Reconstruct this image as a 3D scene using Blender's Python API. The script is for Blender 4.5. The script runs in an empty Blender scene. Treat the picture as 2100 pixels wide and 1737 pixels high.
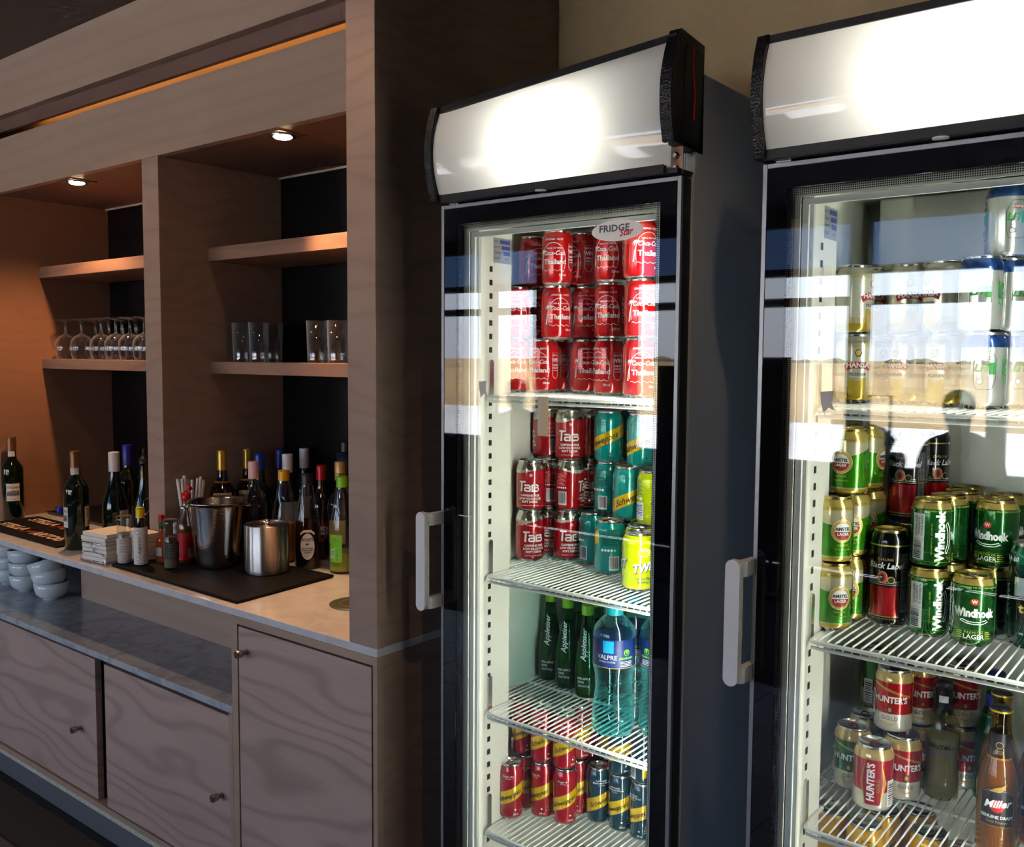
import bpy, bmesh, math, random
from mathutils import Vector, Matrix
from mathutils.geometry import tessellate_polygon
random.seed(7)
sc = bpy.context.scene
C = sc.collection
PI = math.pi
EYE = 1.4696

# ---------------------------------------------------------------- camera
cam_d = bpy.data.cameras.new('camera'); cam = bpy.data.objects.new('camera', cam_d); C.objects.link(cam)
YAW, PITCH, ROLL, FPX = 0.67303264, -0.07299879, 0.00675646, 1906.2
f_ = Vector((-math.sin(YAW)*math.cos(PITCH), math.cos(YAW)*math.cos(PITCH), math.sin(PITCH)))
r_ = Vector((math.cos(YAW), math.sin(YAW), 0)); u_ = r_.cross(f_)
r2 = math.cos(ROLL)*r_ + math.sin(ROLL)*u_; u2 = -math.sin(ROLL)*r_ + math.cos(ROLL)*u_
M = Matrix((r2, u2, -f_)).transposed().to_4x4(); M.translation = (0, 0, EYE)
cam.matrix_world = M
cam_d.sensor_width = 36; cam_d.lens = FPX/2100*36; cam_d.clip_start = .05; cam_d.clip_end = 3000
sc.camera = cam

# ---------------------------------------------------------------- world: clear hazy sky
w = bpy.data.worlds.new('sky'); sc.world = w; w.use_nodes = True
nt = w.node_tree; nt.nodes.clear()
o = nt.nodes.new('ShaderNodeOutputWorld'); b = nt.nodes.new('ShaderNodeBackground')
tc = nt.nodes.new('ShaderNodeTexCoord'); sp = nt.nodes.new('ShaderNodeSeparateXYZ'); cr = nt.nodes.new('ShaderNodeValToRGB')
nt.links.new(tc.outputs['Generated'], sp.inputs[0]); nt.links.new(sp.outputs['Z'], cr.inputs[0])
cr.color_ramp.elements[0].position = 0.0; cr.color_ramp.elements[0].color = (.72, .75, .86, 1)
cr.color_ramp.elements[1].position = .55; cr.color_ramp.elements[1].color = (.34, .50, .80, 1)
e = cr.color_ramp.elements.new(.07); e.color = (.74, .82, .95, 1)
e = cr.color_ramp.elements.new(.20); e.color = (.56, .68, .90, 1)
nt.links.new(cr.outputs[0], b.inputs[0]); b.inputs[1].default_value = 8.5
nt.links.new(b.outputs[0], o.inputs[0])

def lamp(name, kind, loc, energy, color, rot=(0,0,0), **kw):
    d = bpy.data.lights.new(name, kind); d.energy = energy; d.color = color
    for k, v in kw.items(): setattr(d, k, v)
    ob = bpy.data.objects.new(name, d); ob.location = loc; ob.rotation_euler = rot; C.objects.link(ob); return ob
# sun stands high behind the building and lights the airfield outside
lamp('sun', 'SUN', (0,0,30), 52.0, (1,.92,.78), (math.radians(-38), math.radians(20), 0), angle=.01)
# sampling portal in the plane of the window band (daylight comes from the sky itself)
pt = lamp('window_portal', 'AREA', (-2.9,-3.42,1.57), 1, (1,1,1), (math.radians(90),0,0), shape='RECTANGLE', size=6.9, size_y=1.75)
pt.data.cycles.is_portal = True

sc.view_settings.view_transform = 'Standard'; sc.view_settings.look = 'None'
sc.view_settings.exposure = 0.28; sc.view_settings.gamma = 1; sc.view_settings.use_curve_mapping = False
cy = sc.cycles
cy.use_denoising = True; cy.max_bounces = 6; cy.diffuse_bounces = 3; cy.glossy_bounces = 3
cy.use_adaptive_sampling = True; cy.adaptive_threshold = .1; cy.adaptive_min_samples = 16
cy.transmission_bounces = 4; cy.transparent_max_bounces = 24; cy.caustics_reflective = False; cy.caustics_refractive = False
cy.sample_clamp_indirect = 40; cy.blur_glossy = .5

# ---------------------------------------------------------------- node expression helper
class E:
    def __init__(s, nt, sock): s.nt = nt; s.s = sock
    def op(s, kind, *a):
        n = s.nt.nodes.new('ShaderNodeMath'); n.operation = kind
        for i, v in enumerate((s,)+a):
            if isinstance(v, E): s.nt.links.new(v.s, n.inputs[i])
            else: n.inputs[i].default_value = v
        return E(s.nt, n.outputs[0])
    def __add__(s, v): return s.op('ADD', v)
    def __radd__(s, v): return s.op('ADD', v)
    def __sub__(s, v): return s.op('SUBTRACT', v)
    def __mul__(s, v): return s.op('MULTIPLY', v)
    def __rmul__(s, v): return s.op('MULTIPLY', v)
    def __gt__(s, v): return s.op('GREATER_THAN', v)
    def __lt__(s, v): return s.op('LESS_THAN', v)
    def sin(s): return s.op('SINE')
    def abs(s): return s.op('ABSOLUTE')
    def between(s, a, b): return (s > a) * (s < b)

def mat(name, col=(.5,.5,.5), rough=.5, metal=0, coat=0, emit=None, es=0, trans=0, ior=1.45, spec=.5, sheen=0):
    m = bpy.data.materials.new(name); m.use_nodes = True
    p = m.node_tree.nodes['Principled BSDF']
    p.inputs['Base Color'].default_value = (*col, 1); p.inputs['Roughness'].default_value = rough
    p.inputs['Metallic'].default_value = metal; p.inputs['Coat Weight'].default_value = coat
    p.inputs['Coat Roughness'].default_value = .05
    p.inputs['Transmission Weight'].default_value = trans; p.inputs['IOR'].default_value = ior
    p.inputs['Specular IOR Level'].default_value = spec
    if emit: p.inputs['Emission Color'].default_value = (*emit, 1); p.inputs['Emission Strength'].default_value = es
    return m
def srgb(r, g, b_):
    return tuple(((c/255)/12.92 if c/255 <= .04045 else ((c/255+.055)/1.055)**2.4) for c in (r, g, b_))

def coords(m, kind='Object'):
    nt = m.node_tree; t = nt.nodes.new('ShaderNodeTexCoord'); s = nt.nodes.new('ShaderNodeSeparateXYZ')
    nt.links.new(t.outputs[kind], s.inputs[0])
    return t.outputs[kind], E(nt, s.outputs[0]), E(nt, s.outputs[1]), E(nt, s.outputs[2])
def mixcol(nt, fac, a, b_):
    n = nt.nodes.new('ShaderNodeMix'); n.data_type = 'RGBA'
    for i, v in ((0, fac), (6, a), (7, b_)):
        if isinstance(v, E): nt.links.new(v.s, n.inputs[i])
        elif hasattr(v, 'is_linked'): nt.links.new(v, n.inputs[i])
        elif i == 0: n.inputs[i].default_value = v
        else: n.inputs[i].default_value = (*v, 1)
    return n.outputs[2]

def wood(name, light, dark, scale=1.0, axis='X', rough=.5, fig=1.0, cont=1.0):
    """veneer: fine pores along the grain plus broad cathedral figure"""
    m = mat(name, light, rough); nt = m.node_tree; p = nt.nodes['Principled BSDF']
    t = nt.nodes.new('ShaderNodeTexCoord'); mp = nt.nodes.new('ShaderNodeMapping'); sp = nt.nodes.new('ShaderNodeSeparateXYZ')
    nt.links.new(t.outputs['Object'], sp.inputs[0])
    mp.inputs['Scale'].default_value = {'X': (.25, 1.2, 1.6), 'D': (.75, 1.6, 2.4)}[axis]
    nt.links.new(t.outputs['Object'], mp.inputs[0])
    n1 = nt.nodes.new('ShaderNodeTexNoise'); n1.inputs['Scale'].default_value = 1.5*scale; n1.inputs['Detail'].default_value = 2
    nt.links.new(mp.outputs[0], n1.inputs[0])
    zz = E(nt, sp.outputs[2])
    ring = (zz * 95.0 + E(nt, n1.outputs[0]) * (62*fig)).sin() * .5 + .5
    ring = ring.op('POWER', 4.0)
    mp2 = nt.nodes.new('ShaderNodeMapping'); mp2.inputs['Scale'].default_value = (9, 9, 420)
    nt.links.new(t.outputs['Object'], mp2.inputs[0])
    n2 = nt.nodes.new('ShaderNodeTexNoise'); n2.inputs['Scale'].default_value = 1.0; n2.inputs['Detail'].default_value = 2
    nt.links.new(mp2.outputs[0], n2.inputs[0])
    mp3 = nt.nodes.new('ShaderNodeMapping'); mp3.inputs['Scale'].default_value = (1.2, 3, 5)
    nt.links.new(t.outputs['Object'], mp3.inputs[0])
    n3 = nt.nodes.new('ShaderNodeTexNoise'); n3.inputs['Scale'].default_value = 2.0; nt.links.new(mp3.outputs[0], n3.inputs[0])
    fac = ring * (.42*cont) + E(nt, n2.outputs[0]) * .45 + E(nt, n3.outputs[0]) * .5 - .35
    c = nt.nodes.new('ShaderNodeClamp'); nt.links.new(fac.s, c.inputs[0])
    nt.links.new(mixcol(nt, E(nt, c.outputs[0]), light, dark), p.inputs['Base Color'])
    bp = nt.nodes.new('ShaderNodeBump'); bp.inputs['Strength'].default_value = .08; bp.inputs['Distance'].default_value = .002
    nt.links.new(c.outputs[0], bp.inputs['Height']); nt.links.new(bp.outputs[0], p.inputs['Normal'])
    return m

def thin_glass(name, tint=(1,1,1), f0=.04, edge=0.0, edgecol=(.8,.9,.95)):
    """pane glass without refraction: Fresnel mirror over a clear or tinted transmission"""
    m = bpy.data.materials.new(name); m.use_nodes = True; nt = m.node_tree; nt.nodes.clear()
    out = nt.nodes.new('ShaderNodeOutputMaterial'); tr = nt.nodes.new('ShaderNodeBsdfTransparent'); gl = nt.nodes.new('ShaderNodeBsdfGlossy')
    tr.inputs[0].default_value = (*tint, 1); gl.inputs['Roughness'].default_value = 0.0
    ge = nt.nodes.new('ShaderNodeNewGeometry'); dt = nt.nodes.new('ShaderNodeVectorMath'); dt.operation = 'DOT_PRODUCT'
    nt.links.new(ge.outputs['Normal'], dt.inputs[0]); nt.links.new(ge.outputs['Incoming'], dt.inputs[1])
    c = E(nt, dt.outputs['Value']).abs(); k = (c * -1.0 + 1.0)
    fr = k.op('POWER', 5.0) * (1-f0) + f0
    mx = nt.nodes.new('ShaderNodeMixShader'); nt.links.new(fr.s, mx.inputs[0])
    base = tr.outputs[0]
    if edge:  # diffuse edge colour painted in for brightness at the rims of curved glass
        df = nt.nodes.new('ShaderNodeBsdfDiffuse'); df.inputs[0].default_value = (*edgecol, 1)
        m2 = nt.nodes.new('ShaderNodeMixShader'); nt.links.new((k.op('POWER', 3.0) * edge).s, m2.inputs[0])
        nt.links.new(tr.outputs[0], m2.inputs[1]); nt.links.new(df.outputs[0], m2.inputs[2]); base = m2.outputs[0]
    nt.links.new(base, mx.inputs[1]); nt.links.new(gl.outputs[0], mx.inputs[2]); nt.links.new(mx.outputs[0], out.inputs[0])
    return m

# ---------------------------------------------------------------- geometry helpers
class MB:
    def __init__(s): s.v = []; s.f = []; s.mi = []; s.sm = []
    def add(s, vs, fs, mi=0, smooth=False):
        k = len(s.v); s.v += [tuple(v) for v in vs]
        for f in fs: s.f.append([i+k for i in f]); s.mi.append(mi); s.sm.append(smooth)
        return s
    def box(s, x0, x1, y0, y1, z0, z1, mi=0):
        vs = [(x,y,z) for z in (z0,z1) for y in (y0,y1) for x in (x0,x1)]
        return s.add(vs, [(0,2,3,1),(4,5,7,6),(0,1,5,4),(2,6,7,3),(0,4,6,2),(1,3,7,5)], mi)
    def lathe(s, prof, n=24, c=(0,0,0), mi=0, capb=True, capt=True, a0=0, a1=None):
        full = a1 is None; a1 = 2*PI if full else a1; m = n if full else n+1
        vs = []
        for r, z in prof:
            for i in range(m):
                a = a0+(a1-a0)*i/n; vs.append((c[0]+r*math.sin(a), c[1]-r*math.cos(a), c[2]+z))
        fs = []
        for j in range(len(prof)-1):
            for i in range(n):
                i2 = (i+1) % m if full else i+1
                fs.append((j*m+i, j*m+i2, (j+1)*m+i2, (j+1)*m+i))
        s.add(vs, fs, mi, True)
        if full:
            if capb and prof[0][0] > 1e-6: s.add([vs[i] for i in range(m)], [tuple(reversed(range(m)))], mi)
            if capt and prof[-1][0] > 1e-6: s.add([vs[(len(prof)-1)*m+i] for i in range(m)], [tuple(range(m))], mi)
        return s
    def tube(s, pts, r, n=8, mi=0, closed=False, caps=True):
        pts = [Vector(p) for p in pts]; N = len(pts); rings = []; up = None
        for i, p in enumerate(pts):
            a = pts[i-1] if (i or closed) else p; b_ = pts[(i+1) % N] if (i < N-1 or closed) else p
            t = (b_-a).normalized()
            if up is None: up = Vector((0,0,1)) if abs(t.z) < .9 else Vector((1,0,0))
            u = (up-t*up.dot(t))
            if u.length < 1e-4: u = t.orthogonal()
            u.normalize(); v = t.cross(u); up = u
            rr = r[i] if isinstance(r, (list, tuple)) else r
            rings.append([p+rr*(math.cos(2*PI*k/n)*u+math.sin(2*PI*k/n)*v) for k in range(n)])
        vs = [q for rg in rings for q in rg]; fs = []
        for i in range(N if closed else N-1):
            j = (i+1) % N
            for k in range(n): fs.append((i*n+k, i*n+(k+1) % n, j*n+(k+1) % n, j*n+k))
        s.add(vs, fs, mi, True)
        if caps and not closed:
            s.add(rings[0], [tuple(reversed(range(n)))], mi); s.add(rings[-1], [tuple(range(n))], mi)
        return s
    def prism(s, poly, a, b_, axis='X', mi=0, smooth=False):
        """poly in the plane across the axis: X -> (y,z), Y -> (x,z), Z -> (x,y)"""
        def P(q, t): return {'X': (t,q[0],q[1]), 'Y': (q[0],t,q[1]), 'Z': (q[0],q[1],t)}[axis]
        n = len(poly); vs = [P(q, a) for q in poly]+[P(q, b_) for q in poly]
        s.add(vs, [(i, (i+1) % n, n+(i+1) % n, n+i) for i in range(n)], mi, smooth)
        tris = tessellate_polygon([[Vector((q[0],q[1],0)) for q in poly]])
        s.add(vs, [tuple(t) for t in tris]+[tuple(n+i for i in reversed(t)) for t in tris], mi)
        return s
    def ring(s, x0, x1, z0, z1, wd, y0, y1, mi=0):
        """rectangular frame in the XZ plane"""
        s.box(x0, x0+wd, y0, y1, z0, z1, mi); s.box(x1-wd, x1, y0, y1, z0, z1, mi)
        s.box(x0+wd, x1-wd, y0, y1, z0, z0+wd, mi); s.box(x0+wd, x1-wd, y0, y1, z1-wd, z1, mi); return s
    def mesh(s, name, mats, fixn=True):
        me = bpy.data.meshes.new(name); me.from_pydata(s.v, [], s.f)
        for m in (mats if isinstance(mats, (list, tuple)) else [mats]): me.materials.append(m)
        for p, i, q in zip(me.polygons, s.mi, s.sm): p.material_index = i; p.use_smooth = q
        if fixn:
            bm = bmesh.new(); bm.from_mesh(me); bmesh.ops.recalc_face_normals(bm, faces=bm.faces); bm.to_mesh(me); bm.free()
        me.update(); return me
    def build(s, name, mats, parent=None, fixn=True, bevel=0, seg=2):
        ob = bpy.data.objects.new(name, s.mesh(name, mats, fixn)); C.objects.link(ob)
        if parent: ob.parent = parent
        if bevel:
            md = ob.modifiers.new('bevel', 'BEVEL'); md.width = bevel; md.segments = seg; md.limit_method = 'ANGLE'; md.angle_limit = .6
        return ob
def B(*a, mi=0): return MB().box(*a, mi=mi)

def tag(o, label=None, cat=None, group=None, kind=None):
    for k, v in (('label', label), ('category', cat), ('group', group), ('kind', kind)):
        if v: o[k] = v
    return o
def thing(name, label, cat, loc=(0,0,0), rz=0, group=None):
    o = bpy.data.objects.new(name, None); C.objects.link(o); o.location = loc; o.rotation_euler = (0,0,rz); o.empty_display_size = .05
    return tag(o, label, cat, group)
def copy_tree(o, parent=None):
    c = o.copy(); C.objects.link(c)
    if parent: c.parent = parent
    for ch in list(o.children): copy_tree(ch, c)
    return c
def face_cam(x, y): return math.atan2(-x, y)          # turn about Z that points a thing's front (-Y) to the aisle where the viewer stands

# ---------------------------------------------------------------- flat print (lettering and marks) wrapped on a surface
_tcache = {}
def text_mesh(body, size, bold=0, shear=0, xs=1.0, spacing=1.0, align='CENTER'):
    key = (body, size, bold, shear, xs, spacing, align)
    if key in _tcache: return _tcache[key]
    cu = bpy.data.curves.new('t', 'FONT'); cu.body = body; cu.size = size; cu.offset = bold*size; cu.shear = shear
    cu.align_x = align; cu.align_y = 'CENTER'; cu.resolution_u = 2; cu.space_character = spacing; cu.space_line = .95
    ob = bpy.data.objects.new('t', cu); C.objects.link(ob); bpy.context.view_layer.update()
    me = ob.evaluated_get(bpy.context.evaluated_depsgraph_get()).to_mesh()
    r = ([(v.co.x*xs, v.co.y) for v in me.vertices], [tuple(p.vertices) for p in me.polygons])
    ob.evaluated_get(bpy.context.evaluated_depsgraph_get()).to_mesh_clear()
    bpy.data.objects.remove(ob); bpy.data.curves.remove(cu)
    _tcache[key] = r; return r
class Print:
    """2D artwork: polygons, strokes and text with a material index and a layer"""
    def __init__(s): s.items = []
    def raw(s, v, f, mi=0, layer=0): s.items.append((v, f, mi, layer)); return s
    def poly(s, pts, mi=0, layer=0):
        t = tessellate_polygon([[Vector((x,y,0)) for x, y in pts]]); return s.raw(list(pts), [tuple(q) for q in t], mi, layer)
    def rect(s, x0, x1, y0, y1, mi=0, layer=0): return s.raw([(x0,y0),(x1,y0),(x1,y1),(x0,y1)], [(0,1,2,3)], mi, layer)
    def ell(s, cx, cy, rx, ry, mi=0, layer=0, n=28, a0=0, a1=2*PI):
        return s.poly([(cx+rx*math.cos(a0+(a1-a0)*i/n), cy+ry*math.sin(a0+(a1-a0)*i/n)) for i in range(n if a1-a0 > 6 else n+1)], mi, layer)
    def stroke(s, pts, wd, mi=0, layer=0, closed=False):
        n = len(pts); L = []; R = []
        for i, (x, y) in enumerate(pts):
            a = pts[i-1] if (i or closed) else pts[i]; b_ = pts[(i+1) % n] if (i < n-1 or closed) else pts[i]
            dx, dy = b_[0]-a[0], b_[1]-a[1]; l = math.hypot(dx, dy) or 1
            h = (wd[i] if isinstance(wd, (list, tuple)) else wd)/2
            L.append((x-dy/l*h, y+dx/l*h)); R.append((x+dy/l*h, y-dx/l*h))
        m = n if closed else n-1
        return s.raw(L+R, [(i, n+i, n+(i+1) % n, (i+1) % n) for i in range(m)], mi, layer)
    def text(s, body, x, y, size, mi=0, layer=0, rot=0, bold=0, shear=0, xs=1.0, slope=0, spacing=1.0, align='CENTER'):
        v, f = text_mesh(body, size, bold, shear, xs, spacing, align); c, q = math.cos(rot), math.sin(rot)
        return s.raw([(x+a*c-b_*q, y+a*q+b_*c+slope*(a*c-b_*q)) for a, b_ in v], f, mi, layer)
    def barcode(s, x0, x1, y0, y1, mi_w, mi_k, vertical=True, seed=1):
        s.rect(x0, x1, y0, y1, mi_w, 0); rnd = random.Random(seed)
        a, b_ = (x0, x1) if vertical else (y0, y1); t = a+(b_-a)*.08; e = b_-(b_-a)*.08
        while t < e:
            wv = (b_-a)*rnd.choice((.025,.04,.06)); u = min(t+wv, e)
            if vertical: s.rect(t, u, y0+(y1-y0)*.12, y1-(y1-y0)*.06, mi_k, 1)
            else: s.rect(x0+(x1-x0)*.12, x1-(x1-x0)*.06, t, u, mi_k, 1)
            t = u+(b_-a)*rnd.choice((.03,.045,.06))
        return s
    def mesh(s, name, mats, warp, step=None, lift=.00025):
        bm = bmesh.new()
        for v, f, mi, layer in s.items:
            b2 = bmesh.new(); vv = [b2.verts.new((x,y,0)) for x, y in v]
            for q in f:
                try: b2.faces.new([vv[i] for i in q])
                except ValueError: pass
            if step:
                xs = [x for x, _ in v]; t = math.floor(min(xs)/step)*step+step
                while t < max(xs):
                    bmesh.ops.bisect_plane(b2, geom=b2.verts[:]+b2.edges[:]+b2.faces[:], plane_co=(t,0,0), plane_no=(1,0,0), dist=1e-7); t += step
            mp = {}
            for q in b2.verts: mp[q] = bm.verts.new(warp(q.co.x, q.co.y, lift*(layer+1)))
            for q in b2.faces:
                try: nf = bm.faces.new([mp[k] for k in q.verts]); nf.material_index = mi
                except ValueError: pass
            b2.free()
        me = bpy.data.meshes.new(name); bm.to_mesh(me); bm.free()
        for m in mats: me.materials.append(m)
        return me
    def build(s, name, mats, warp, parent=None, step=None, lift=.00025):
        o = bpy.data.objects.new(name, s.mesh(name, mats, warp, step, lift)); C.objects.link(o)
        if parent: o.parent = parent
        return o
def cyl_warp(r, z0=0):
    return lambda x, y, h: ((r+h)*math.sin(x/r), -(r+h)*math.cos(x/r), z0+y)
def front_warp(Y):                                   # upright plane facing -Y
    return lambda x, y, h: (x, Y-h, y)


# ================================================================ materials shared by the place
W_FRONT = wood('veneer front', srgb(172,147,129), srgb(144,121,107), 1.0, 'X', .45, .6, .4)
W_DOOR = wood('veneer door', srgb(186,160,149), srgb(128,108,101), .8, 'D', .45, 1.1, .9)
W_POST = wood('veneer post', srgb(164,139,125), srgb(126,105,95), 1.0, 'D', .5, .8, .55)
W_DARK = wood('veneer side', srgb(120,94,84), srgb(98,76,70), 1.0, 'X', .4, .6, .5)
W_SHELF = wood('veneer shelf', srgb(150,118,100), srgb(112,86,74), 1.4, 'X', .45)
BLACK = mat('black lacquer', (.004,.004,.005), .35, spec=.25)
BLACKP = mat('black plastic', (.006,.006,.007), .38)
CHROME = mat('chrome', (.82,.80,.78), .12, 1)
STEEL = mat('brushed steel', (.62,.60,.58), .24, 1)
DARKSTEEL = mat('worn nickel', (.35,.31,.29), .3, 1)
ALU = mat('satin aluminium', srgb(150,152,156), .38, .6)
WHITE_PAINT = mat('white enamel', srgb(232,234,226), .35)
CREAM = mat('cream plastic', srgb(244,241,222), .45)
GREYPL = mat('grey gasket', srgb(228,229,222), .5)
BLUEGREY = mat('blue grey steel', srgb(186,200,212), .5)
WHITE = mat('white print', (.80,.80,.80), .45)
KTXT = mat('black print', (.012,.012,.014), .5)
RED = mat('red plastic', srgb(200,24,22), .35)
PAPER = mat('white paper', srgb(226,220,212), .8)
RUBBER = mat('black rubber', (.005,.005,.006), .65, spec=.2)

def marble(name, base, vein):
    m = mat(name, base, .18, spec=.5); nt = m.node_tree; p = nt.nodes['Principled BSDF']
    t = nt.nodes.new('ShaderNodeTexCoord'); n = nt.nodes.new('ShaderNodeTexNoise'); n.inputs['Scale'].default_value = 14; n.inputs['Detail'].default_value = 8
    n.inputs['Distortion'].default_value = 1.2; nt.links.new(t.outputs['Object'], n.inputs[0])
    n3 = nt.nodes.new('ShaderNodeTexNoise'); n3.inputs['Scale'].default_value = 60; nt.links.new(t.outputs['Object'], n3.inputs[0])
    cr = nt.nodes.new('ShaderNodeValToRGB'); cr.color_ramp.elements[0].position = .34; cr.color_ramp.elements[0].color = (*vein, 1)
    cr.color_ramp.elements[1].position = .56; cr.color_ramp.elements[1].color = (*base, 1)
    v = E(nt, n.outputs[0])*.85 + E(nt, n3.outputs[0])*.15
    nt.links.new(v.s, cr.inputs[0]); nt.links.new(cr.outputs[0], p.inputs['Base Color']); return m
MARBLE = marble('white grey marble', srgb(206,206,208), srgb(190,192,198))
MARBLE2 = marble('grey veined marble', srgb(178,182,188), srgb(146,152,162))

def plaster(name, col, amt=.04, sc_=40, rough=.9):
    m = mat(name, col, rough); nt = m.node_tree; p = nt.nodes['Principled BSDF']
    t = nt.nodes.new('ShaderNodeTexCoord'); n = nt.nodes.new('ShaderNodeTexNoise'); n.inputs['Scale'].default_value = sc_; n.inputs['Detail'].default_value = 4
    nt.links.new(t.outputs['Object'], n.inputs[0])
    nt.links.new(mixcol(nt, E(nt, n.outputs[0]), tuple(c*(1-amt*2) for c in col), tuple(c*(1+amt*2) for c in col)), p.inputs['Base Color'])
    return m
WALL = plaster('beige paint', srgb(176,154,116))
CEIL = plaster('brown ceiling board', srgb(98,86,78), .08, 120)
TILE = plaster('dark brown floor tile', srgb(92,78,74), .12, 9, .35)
GROUT = plaster('floor grout', srgb(60,54,50))

def S(name, mb, m, parent=None):
    ob = mb.build(name, m, parent)
    if not parent: ob['kind'] = 'structure'
    return ob

# ================================================================ the room
X0, X1, YB, YW, ZC = -6.4, 4.4, 1.949, -3.5, 2.50
fl = S('floor', B(X0, X1, YW, YB, -.12, -.004), GROUT)
tile_me = B(-.2235, .2235, -.2235, .2235, -.004, 0).mesh('floor_tile', TILE)
for i in range(-13, 3):
    for j in range(-2, 4):
        x, y = i*.45-.02, .045+j*.45
        if y+.2 > 1.40 or x < X0 or x > X1: continue
        t_ = bpy.data.objects.new('floor_tile', tile_me); C.objects.link(t_); t_.location = (x, y, 0); t_.parent = fl
S('ceiling', B(X0, X1, YW, YB, ZC, ZC+.12), CEIL)
S('wall_back', B(X0, X1, YB, YB+.12, 0, ZC), WALL)
S('wall_left', B(X0-.12, X0, YW, YB, 0, ZC), WALL)
S('wall_right', B(X1, X1+.12, YW, YB, 0, ZC), WALL)
# window wall behind the viewer (what the fridge doors mirror)
SILL, HEAD = .72, 2.40
panes = [(-6.30,-5.45),(-5.36,-4.83),(-4.52,-4.42),(-3.90,-3.06),(-2.985,-2.159),(-2.069,-1.279),(-1.212,-.40)]
DWALL = plaster('dark window wall', srgb(74,68,64))
FRAME = mat('dark anodised frame', (.010,.010,.012), .4)
wl = MB(); wl.box(X0, X1, YW-.18, YW, 0, SILL); wl.box(X0, X1, YW-.18, YW, HEAD, ZC)
xs = [X0]+[q for p_ in panes for q in p_]+[X1]
for i in range(0, len(xs), 2): wl.box(xs[i], xs[i+1], YW-.18, YW, SILL, HEAD)
S('wall_front', wl, DWALL)
GL_WIN = thin_glass('window glass'); GL_TINT = thin_glass('tinted window glass', (.24,.31,.42))
for n, (a, b_) in enumerate(panes):
    wn = S('window_%d' % (n+1), MB().ring(a, b_, SILL, HEAD, .022, YW-.10, YW-.03).box(a+.022, b_-.022, YW-.10, YW-.03, 2.035, 2.09).box(a+.022, b_-.022, YW-.10, YW-.03, 1.825, 1.885), FRAME)
    for z0, z1, g in ((SILL+.022, 1.825, GL_WIN), (1.885, 2.035, GL_WIN), (2.09, HEAD-.022, GL_TINT)):
        B(a+.022, b_-.022, YW-.068, YW-.062, z0, z1).build('pane', g, wn)
# the airfield outside
def ground(name, cols, scl, stretch):
    m = mat(name, cols[0], .95); nt = m.node_tree; p = nt.nodes['Principled BSDF']
    t = nt.nodes.new('ShaderNodeTexCoord'); mp = nt.nodes.new('ShaderNodeMapping'); mp.inputs['Scale'].default_value = stretch
    n = nt.nodes.new('ShaderNodeTexNoise'); n.inputs['Scale'].default_value = scl; n.inputs['Detail'].default_value = 6
    nt.links.new(t.outputs['Object'], mp.inputs[0]); nt.links.new(mp.outputs[0], n.inputs[0])
    cr = nt.nodes.new('ShaderNodeValToRGB'); cr.color_ramp.elements[0].position = .38; cr.color_ramp.elements[1].position = .62
    cr.color_ramp.elements[0].color = (*cols[0], 1); cr.color_ramp.elements[1].color = (*cols[1], 1)
    nt.links.new(n.outputs[0], cr.inputs[0]); nt.links.new(cr.outputs[0], p.inputs['Base Color']); return m
GZ = -3.2
S('airfield_ground', B(-900, 900, -1400, -62, GZ-.2, GZ), ground('dry grass plain', (srgb(168,140,98), srgb(126,102,72)), .012, (.25, 1, 1)))
S('apron_ground', B(-400, 400, -62, 40, GZ-.2, GZ+.01), ground('pale concrete apron', (srgb(206,204,204), srgb(184,182,184)), .05, (1, 1, 1)))
trm = mat('dark scrub', srgb(92,88,70), .9)
rt = random.Random(3); tl = MB()
for k in range(120):
    x = -620+k*10+rt.uniform(-4,4); h = rt.uniform(2.0,5.5); tl.lathe([(3+h*.8,0),(3.4+h*.9,h*.5),(1.5,h)], 7, (x, -820+rt.uniform(-30,30), GZ))
tag(tl.build('scrub_line', trm), 'low dark line of scrub along the far horizon', 'scrub', kind='stuff')

# ================================================================ back bar
def cab(name, label): return thing(name, label, 'cabinet')
# --- upper shelving (front plane 1.50, recessed behind the end panel and worktop edge)
bar = thing('bar_shelving', 'wood veneer back bar shelving with two lit bays above the marble worktop', 'shelving', (0,0,0))
UF = 1.50
MB().box(-1.497,-1.411,1.32,1.946,.8522,ZC-.001).build('end_panel', W_POST, bar, bevel=.001)
B(-2.603,-2.5155,UF,1.944,.8522,2.0406).build('divider', W_POST, bar, bevel=.001)
B(-3.72,-3.62,UF,1.944,.8522,2.0406).build('side_panel', wood('veneer inner side', srgb(150,110,88), srgb(126,92,74), 1.0, 'X', .45, .7, .5), bar)
B(-4.3,-1.4975,UF,1.525,2.0408,2.228).build('fascia', W_FRONT, bar, bevel=.001)
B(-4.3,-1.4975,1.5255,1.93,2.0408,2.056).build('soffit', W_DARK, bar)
B(-4.3,-1.4975,UF,1.53,2.308,ZC-.001).build('cornice_board', W_FRONT, bar, bevel=.001)
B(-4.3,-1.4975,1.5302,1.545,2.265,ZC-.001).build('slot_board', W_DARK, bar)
B(-4.3,-1.4975,1.613,1.63,2.06,2.49).build('light_slot_back', wood('veneer slot', srgb(176,140,100), srgb(150,116,80), 1, 'X'), bar)
B(-4.3,-1.4975,1.936,1.944,.8522,2.30).build('back_panel', BLACK, bar)
B(-4.3,-1.4975,1.925,1.931,2.034,2.0405).build('edge_trim', mat('pale edging', srgb(170,160,146), .5), bar)
SH = [(-2.5153,-1.4975),(-3.6198,-2.6032)]
for xa, xb in SH:
    B(xa, xb, 1.661, 1.93, 1.4086, 1.4446).build('shelf', W_SHELF, bar, bevel=.0008)
    B(xa, xb, 1.661, 1.93, 1.750, 1.791).build('shelf', W_SHELF, bar, bevel=.0008)
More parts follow.
